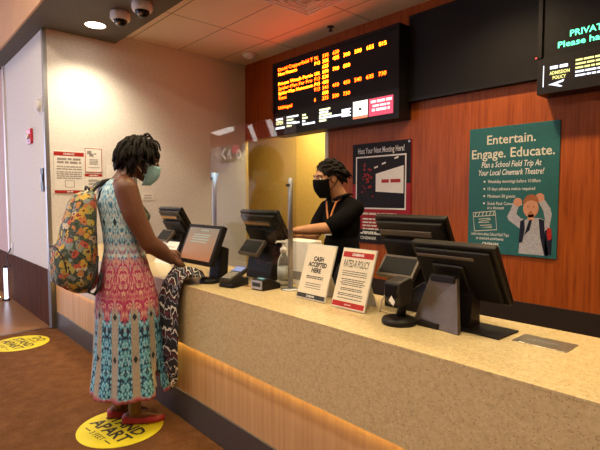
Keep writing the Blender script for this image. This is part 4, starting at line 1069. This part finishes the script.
# ---- backpack
bp = thing('backpack', 'sunflower-print backpack worn on the back of the person in the dress', 'backpack', (2.66, -.24, 0), R(-3))
def pack(bm, prof, n=36, yoff=0):
    L_ = []
    for (z, rx, ry, cy) in prof:
        row = []
        for k in range(n):
            a = 2 * PI * k / n; c, s = math.cos(a), math.sin(a); e = .75
            row.append(bm.verts.new((-.075 + rx * math.copysign(abs(c) ** e, c), cy + ry * math.copysign(abs(s) ** e, s), z)))
        L_.append(row)
    for p, q in zip(L_, L_[1:]):
        for k in range(n): bm.faces.new((p[k], p[(k + 1) % n], q[(k + 1) % n], q[k]))
    bm.faces.new(L_[0]); bm.faces.new(L_[-1][::-1])
bm = bmesh.new()
pack(bm, interp([(1.44, .03, .02, -.19), (1.428, .085, .045, -.205), (1.37, .128, .068, -.225), (1.22, .155, .088, -.25), (1.08, .168, .105, -.265), (.96, .168, .108, -.268), (.89, .155, .095, -.262), (.855, .12, .07, -.255), (.845, .08, .045, -.25)], 24))
mk('bag_body', bm, M['flowers'], bp, True)
bm = bmesh.new()
pack(bm, interp([(1.13, .05, .02, -.350), (1.12, .115, .035, -.350), (1.06, .130, .045, -.352), (.95, .130, .047, -.352), (.90, .115, .040, -.345), (.885, .06, .025, -.335)], 12))
fp = mk('front_pocket', bm, M['flowers'], bp, True)
bm = bmesh.new(); tube(bm, [(-.205, -.345, .98), (-.20, -.365, 1.07), (-.16, -.385, 1.115), (-.075, -.392, 1.125), (.01, -.385, 1.115), (.05, -.365, 1.07), (.055, -.345, .98)], .005, 6); mk('zipper', bm, M['ink'], fp, True)
def strap(bm, pts, w, th):
    rows_ = []
    for i, p in enumerate(pts):
        p = Vector(p); d = (Vector(pts[min(i + 1, len(pts) - 1)]) - Vector(pts[max(i - 1, 0)])).normalized(); x = Vector((1, 0, 0)); nrm = d.cross(x).normalized()
        rows_.append([bm.verts.new(p + x * sx * w / 2 + nrm * sn * th / 2) for sx, sn in ((-1, -1), (1, -1), (1, 1), (-1, 1))])
    for p, q in zip(rows_, rows_[1:]):
        for k in range(4): bm.faces.new((p[k], p[(k + 1) % 4], q[(k + 1) % 4], q[k]))
    bm.faces.new(rows_[0][::-1]); bm.faces.new(rows_[-1])
for x in (-.105,):
    ZS = lambda P: [(p[0], p[1], UP(p[2])) for p in P]
    bm = bmesh.new(); strap(bm, ZS([(x, -.20, 1.33), (x, -.165, 1.40), (x, -.11, 1.45), (x, -.03, 1.468), (x, .03, 1.445), (x, .078, 1.39), (x - .01, .10, 1.30), (x - .04, .03, 1.20)]),   .085, .014); s_ = mk('shoulder_strap', bm, M['flowers'], bp, True)
    bm = bmesh.new(); strap(bm, ZS([(x + .046, -.20, 1.33), (x + .046, -.165, 1.402), (x + .046, -.11, 1.452), (x + .046, -.03, 1.470), (x + .046, .03, 1.447), (x + .046, .078, 1.392)]), .010, .018); mk('strap_edging', bm, M['ink'], s_, True)
bm = bmesh.new(); tube(bm, [(-.11, -.19, 1.425), (-.11, -.195, 1.45), (-.075, -.20, 1.46), (-.04, -.195, 1.45), (-.04, -.19, 1.425)], .007, 8); mk('grab_handle', bm, M['ink'], bp, True)
bm = bmesh.new(); tube(bm, [(.06, -.185, 1.06), (.085, -.20, .98), (.09, -.23, .90), (.085, -.245, .86), (.09, -.215, .845), (.085, -.185, .88), (.07, -.165, .96)], .010, 8); mk('loose_strap', bm, M['ink'], bp, True)
bm = bmesh.new(); xell(bm, Matrix(), (-.24, -.28, 1.0), (.018, .05, .09)); mk('side_pocket', bm, M['black_soft'], bp, True)

# ---- garment draped over the counter edge
bm = bmesh.new(); uvl = bm.loops.layers.uv.new('uv'); rg = random.Random(5); nx, nl = 30, 54
path = [(.13, CT + .022), (.08, CT + .055), (.03, CT + .075), (-.02, CT + .055), (-.052, CT + .0), (-.066, CT - .10), (-.068, CT - .25), (-.066, CT - .40), (-.062, CT - .55), (-.060, CT - .64)]
def pth(t):
    t *= len(path) - 1; i = min(int(t), len(path) - 2); f = t - i; a, b = path[i], path[i + 1]; return a[0] + (b[0] - a[0]) * f, a[1] + (b[1] - a[1]) * f
V = []
for j in range(nl + 1):
    v = j / nl; y, z = pth(v); row = []
    xl = 2.755 + .03 * v + max(0, v - .55) * .14; xr = 2.985 + .045 * math.sin(PI * min(1, v * 2)) - .05 * max(0, v - .45) - .06 * max(0, v - .7)
    for i in range(nx + 1):
        u = i / nx; hang = min(1, max(0, (v - .35) / .25))
        wv = .5 * (1 + math.sin(u * 17 + 2.2 * v + 1.5 * math.sin(6 * v))) * (.022 * hang + .006) + .012 * noise.noise(Vector((u * 4, v * 7, 2)))
        top = .022 * math.sin(u * 9 + v * 12) * (1 - hang) * (1 if v > .04 else 0)
        jag = -.09 * abs(u - .55) * 2 * (v > .9) * (1 - v) * -8 if False else 0
        row.append(bm.verts.new((xl + (xr - xl) * u, y - max(0, wv) * hang, max(z + top + (1 - hang) * max(0, wv), (CT + .012) if y > -.02 else 0) + (.10 * abs(u - .6) * max(0, (v - .75) / .25) * 1.6))))
    V.append(row)
for j in range(nl):
    for i in range(nx):
        f = bm.faces.new((V[j][i], V[j + 1][i], V[j + 1][i + 1], V[j][i + 1])); f.smooth = True
        for lp, (a, b) in zip(f.loops, ((j, i), (j + 1, i), (j + 1, i + 1), (j, i + 1))): lp[uvl].uv = (b / nx, a / nl * 2.6)
bm.faces.layers.int.new('keep')
gm = mk('draped_garment', bm, M['zigzag']); md = gm.modifiers.new('t', 'SOLIDIFY'); md.thickness = .006; md.offset = 0
tag(gm, 'black and white zigzag garment draped over the counter edge under her hand', 'garment')

# ---- the clerk
ck = thing('person', 'person in a black polo and black mask working behind the counter', 'person', (3.17, 1.12, 0), R(180))
CX = Matrix.Translation((.035, .10, 1.53)) @ Euler((R(-12), 0, R(-13))).to_matrix().to_4x4()
I4 = Matrix()
bm = bmesh.new()
add_head(bm, CX)
limb(bm, [(0, -.02, 1.35), (.005, .015, 1.41), (.015, .06, 1.48)], [.07, .060, .056])
xell(bm, I4, (0, -.01, 1.22), (.13, .09, .18)); xell(bm, I4, (0, -.01, .98), (.12, .085, .16))
limb(bm, [(-.115, -.01, 1.315), (0, -.015, 1.345), (.115, -.01, 1.315)], [.048, .055, .048])
limb(bm, [(-.135, -.01, 1.310), (-.10, .09, 1.245), (-.05, .17, 1.185), (.03, .29, 1.175), (.075, .355, 1.17)], [.048, .046, .042, .036, .027])
add_hand(bm, (.075, .355, 1.17), (.5, .85, -.05), (.1, .1, 1), 1, (12, 20, 18), 1.)
limb(bm, [(.145, -.01, 1.31), (.19, .03, 1.20), (.20, .09, 1.09), (.16, .20, 1.10), (.12, .28, 1.115)], [.048, .047, .043, .037, .027])
add_hand(bm, (.12, .28, 1.115), (-.2, .95, .0), (-.1, .0, 1), -1, (25, 30, 25), 1.)
for s in (-1, 1): limb(bm, [(s * .085, -.01, .86), (s * .09, .0, .48), (s * .09, -.02, .09)], [.08, .055, .04]); limb(bm, [(s * .09, -.05, .045), (s * .10, .13, .035)], [.038, .032])
remeshed('body', bm, .006, M['skin_m'], ck, 2)
face_bits(ck, CX, 'hair'); face_mask(ck, CX, M['shirt'], .0)
bm = bmesh.new()
xell(bm, I4, (0, -.015, 1.215), (.150, .118, .19)); xell(bm, I4, (0, -.012, 1.02), (.150, .112, .18)); xell(bm, I4, (0, -.012, .88), (.152, .115, .12))
limb(bm, [(-.115, -.015, 1.325), (0, -.015, 1.36), (.115, -.015, 1.325)], [.060, .068, .060]); limb(bm, [(-.09, -.01, 1.36), (0, .0, 1.395), (.09, -.01, 1.36)], [.035, .05, .035])
limb(bm, [(-.14, -.01, 1.318), (-.100, .085, 1.245), (-.065, .145, 1.205)], [.060, .064, .060]); limb(bm, [(.145, -.01, 1.318), (.19, .025, 1.21), (.197, .05, 1.16)], [.060, .064, .058])
sh = remeshed('polo_shirt', bm, .008, M['shirt'], ck, 4)
bm = bmesh.new()
for s in (-1, 1): strap(bm, [(s * .06, -.045, 1.415), (s * .068, .0, 1.42), (s * .055, .055, 1.405), (s * .03, .092, 1.375)], .045, .010)
mk('collar', bm, M['shirt'], sh, True)
bm = bmesh.new()
for s in (-1, 1): strap(bm, [(s * .060, .062, 1.40), (s * .045, .095, 1.36), (s * .030, .108, 1.31), (s * .012, .118, 1.25), (0, .119, 1.215)], .014, .004)
ly = mk('lanyard', bm, M['lanyard'], ck, True)
bm = bmesh.new(); box(bm, -.03, .03, .119, .123, 1.13, 1.215); mk('badge', bm, M['white_paper'], ly)
bm = bmesh.new()
limb(bm, [(-.07, -.01, .86), (-.09, .0, .48), (-.09, -.02, .10)], [.115, .080, .062]); limb(bm, [(.07, -.01, .86), (.09, .0, .48), (.09, -.02, .10)], [.115, .080, .062]); xell(bm, I4, (0, -.01, .88), (.145, .108, .09))
remeshed('trousers', bm, .010, M['trousers'], ck, 3)
for s in (-1, 1):
    bm = bmesh.new(); limb(bm, [(s * .09, -.06, .05), (s * .095, .06, .05), (s * .10, .14, .045)], [.05, .05, .045]); remeshed('shoe', bm, .008, M['black_soft'], ck, 2)
bm = bmesh.new(); xell(bm, CX, (0, -.026, .042), (.081, .098, .084), (R(-10), 0, 0))
rk = random.Random(21); n = 0; down = (CX.inverted().to_3x3() @ Vector((0, 0, -1))).normalized()
while n < 170:
    d = Vector((rk.gauss(0, 1), rk.gauss(-.2, 1), rk.gauss(.3, .8))).normalized()
    p = Vector((0, -.026, .042)) + Vector((d.x * .078, d.y * .095, d.z * .082))
    if (p.z < .01 and p.y > -.035) or p.z < -.06 or (p.y > .035 and p.z < .075): continue
    n += 1; ln = rk.uniform(.035, .055) if p.z > .05 else rk.uniform(.06, .09); v = (d * .6 + Vector((rk.uniform(-.4, .4), -.75, -.05))).normalized(); q = p.copy(); pts = [p - d * .012]
    for k in range(5):
        q = q + v * ln / 5; pts.append(q.copy()); v = (v + down * .30 + d * rk.uniform(-.6, .05) + Vector((rk.uniform(-.3, .3), rk.uniform(-.4, .1), 0))).normalized()
    tube(bm, [CX @ q for q in pts], [.010, .012, .011, .009, .007, .003], 6)
mk('wavy_hair', bm, M['hair'], ck, True)
# ------------------------------------------------------------------ world and lobby daylight
w = bpy.data.worlds.new('world'); scn.world = w; w.use_nodes = True
bg = w.node_tree.nodes['Background']; bg.inputs[0].default_value = (.70, .74, 1., 1); bg.inputs[1].default_value = 3.7
bpy.data.objects.remove(_ob)
scn.view_settings.view_transform = 'Standard'; scn.view_settings.look = 'None'; scn.view_settings.gamma = 1
scn.view_settings.use_curve_mapping = False; scn.view_settings.exposure = .72
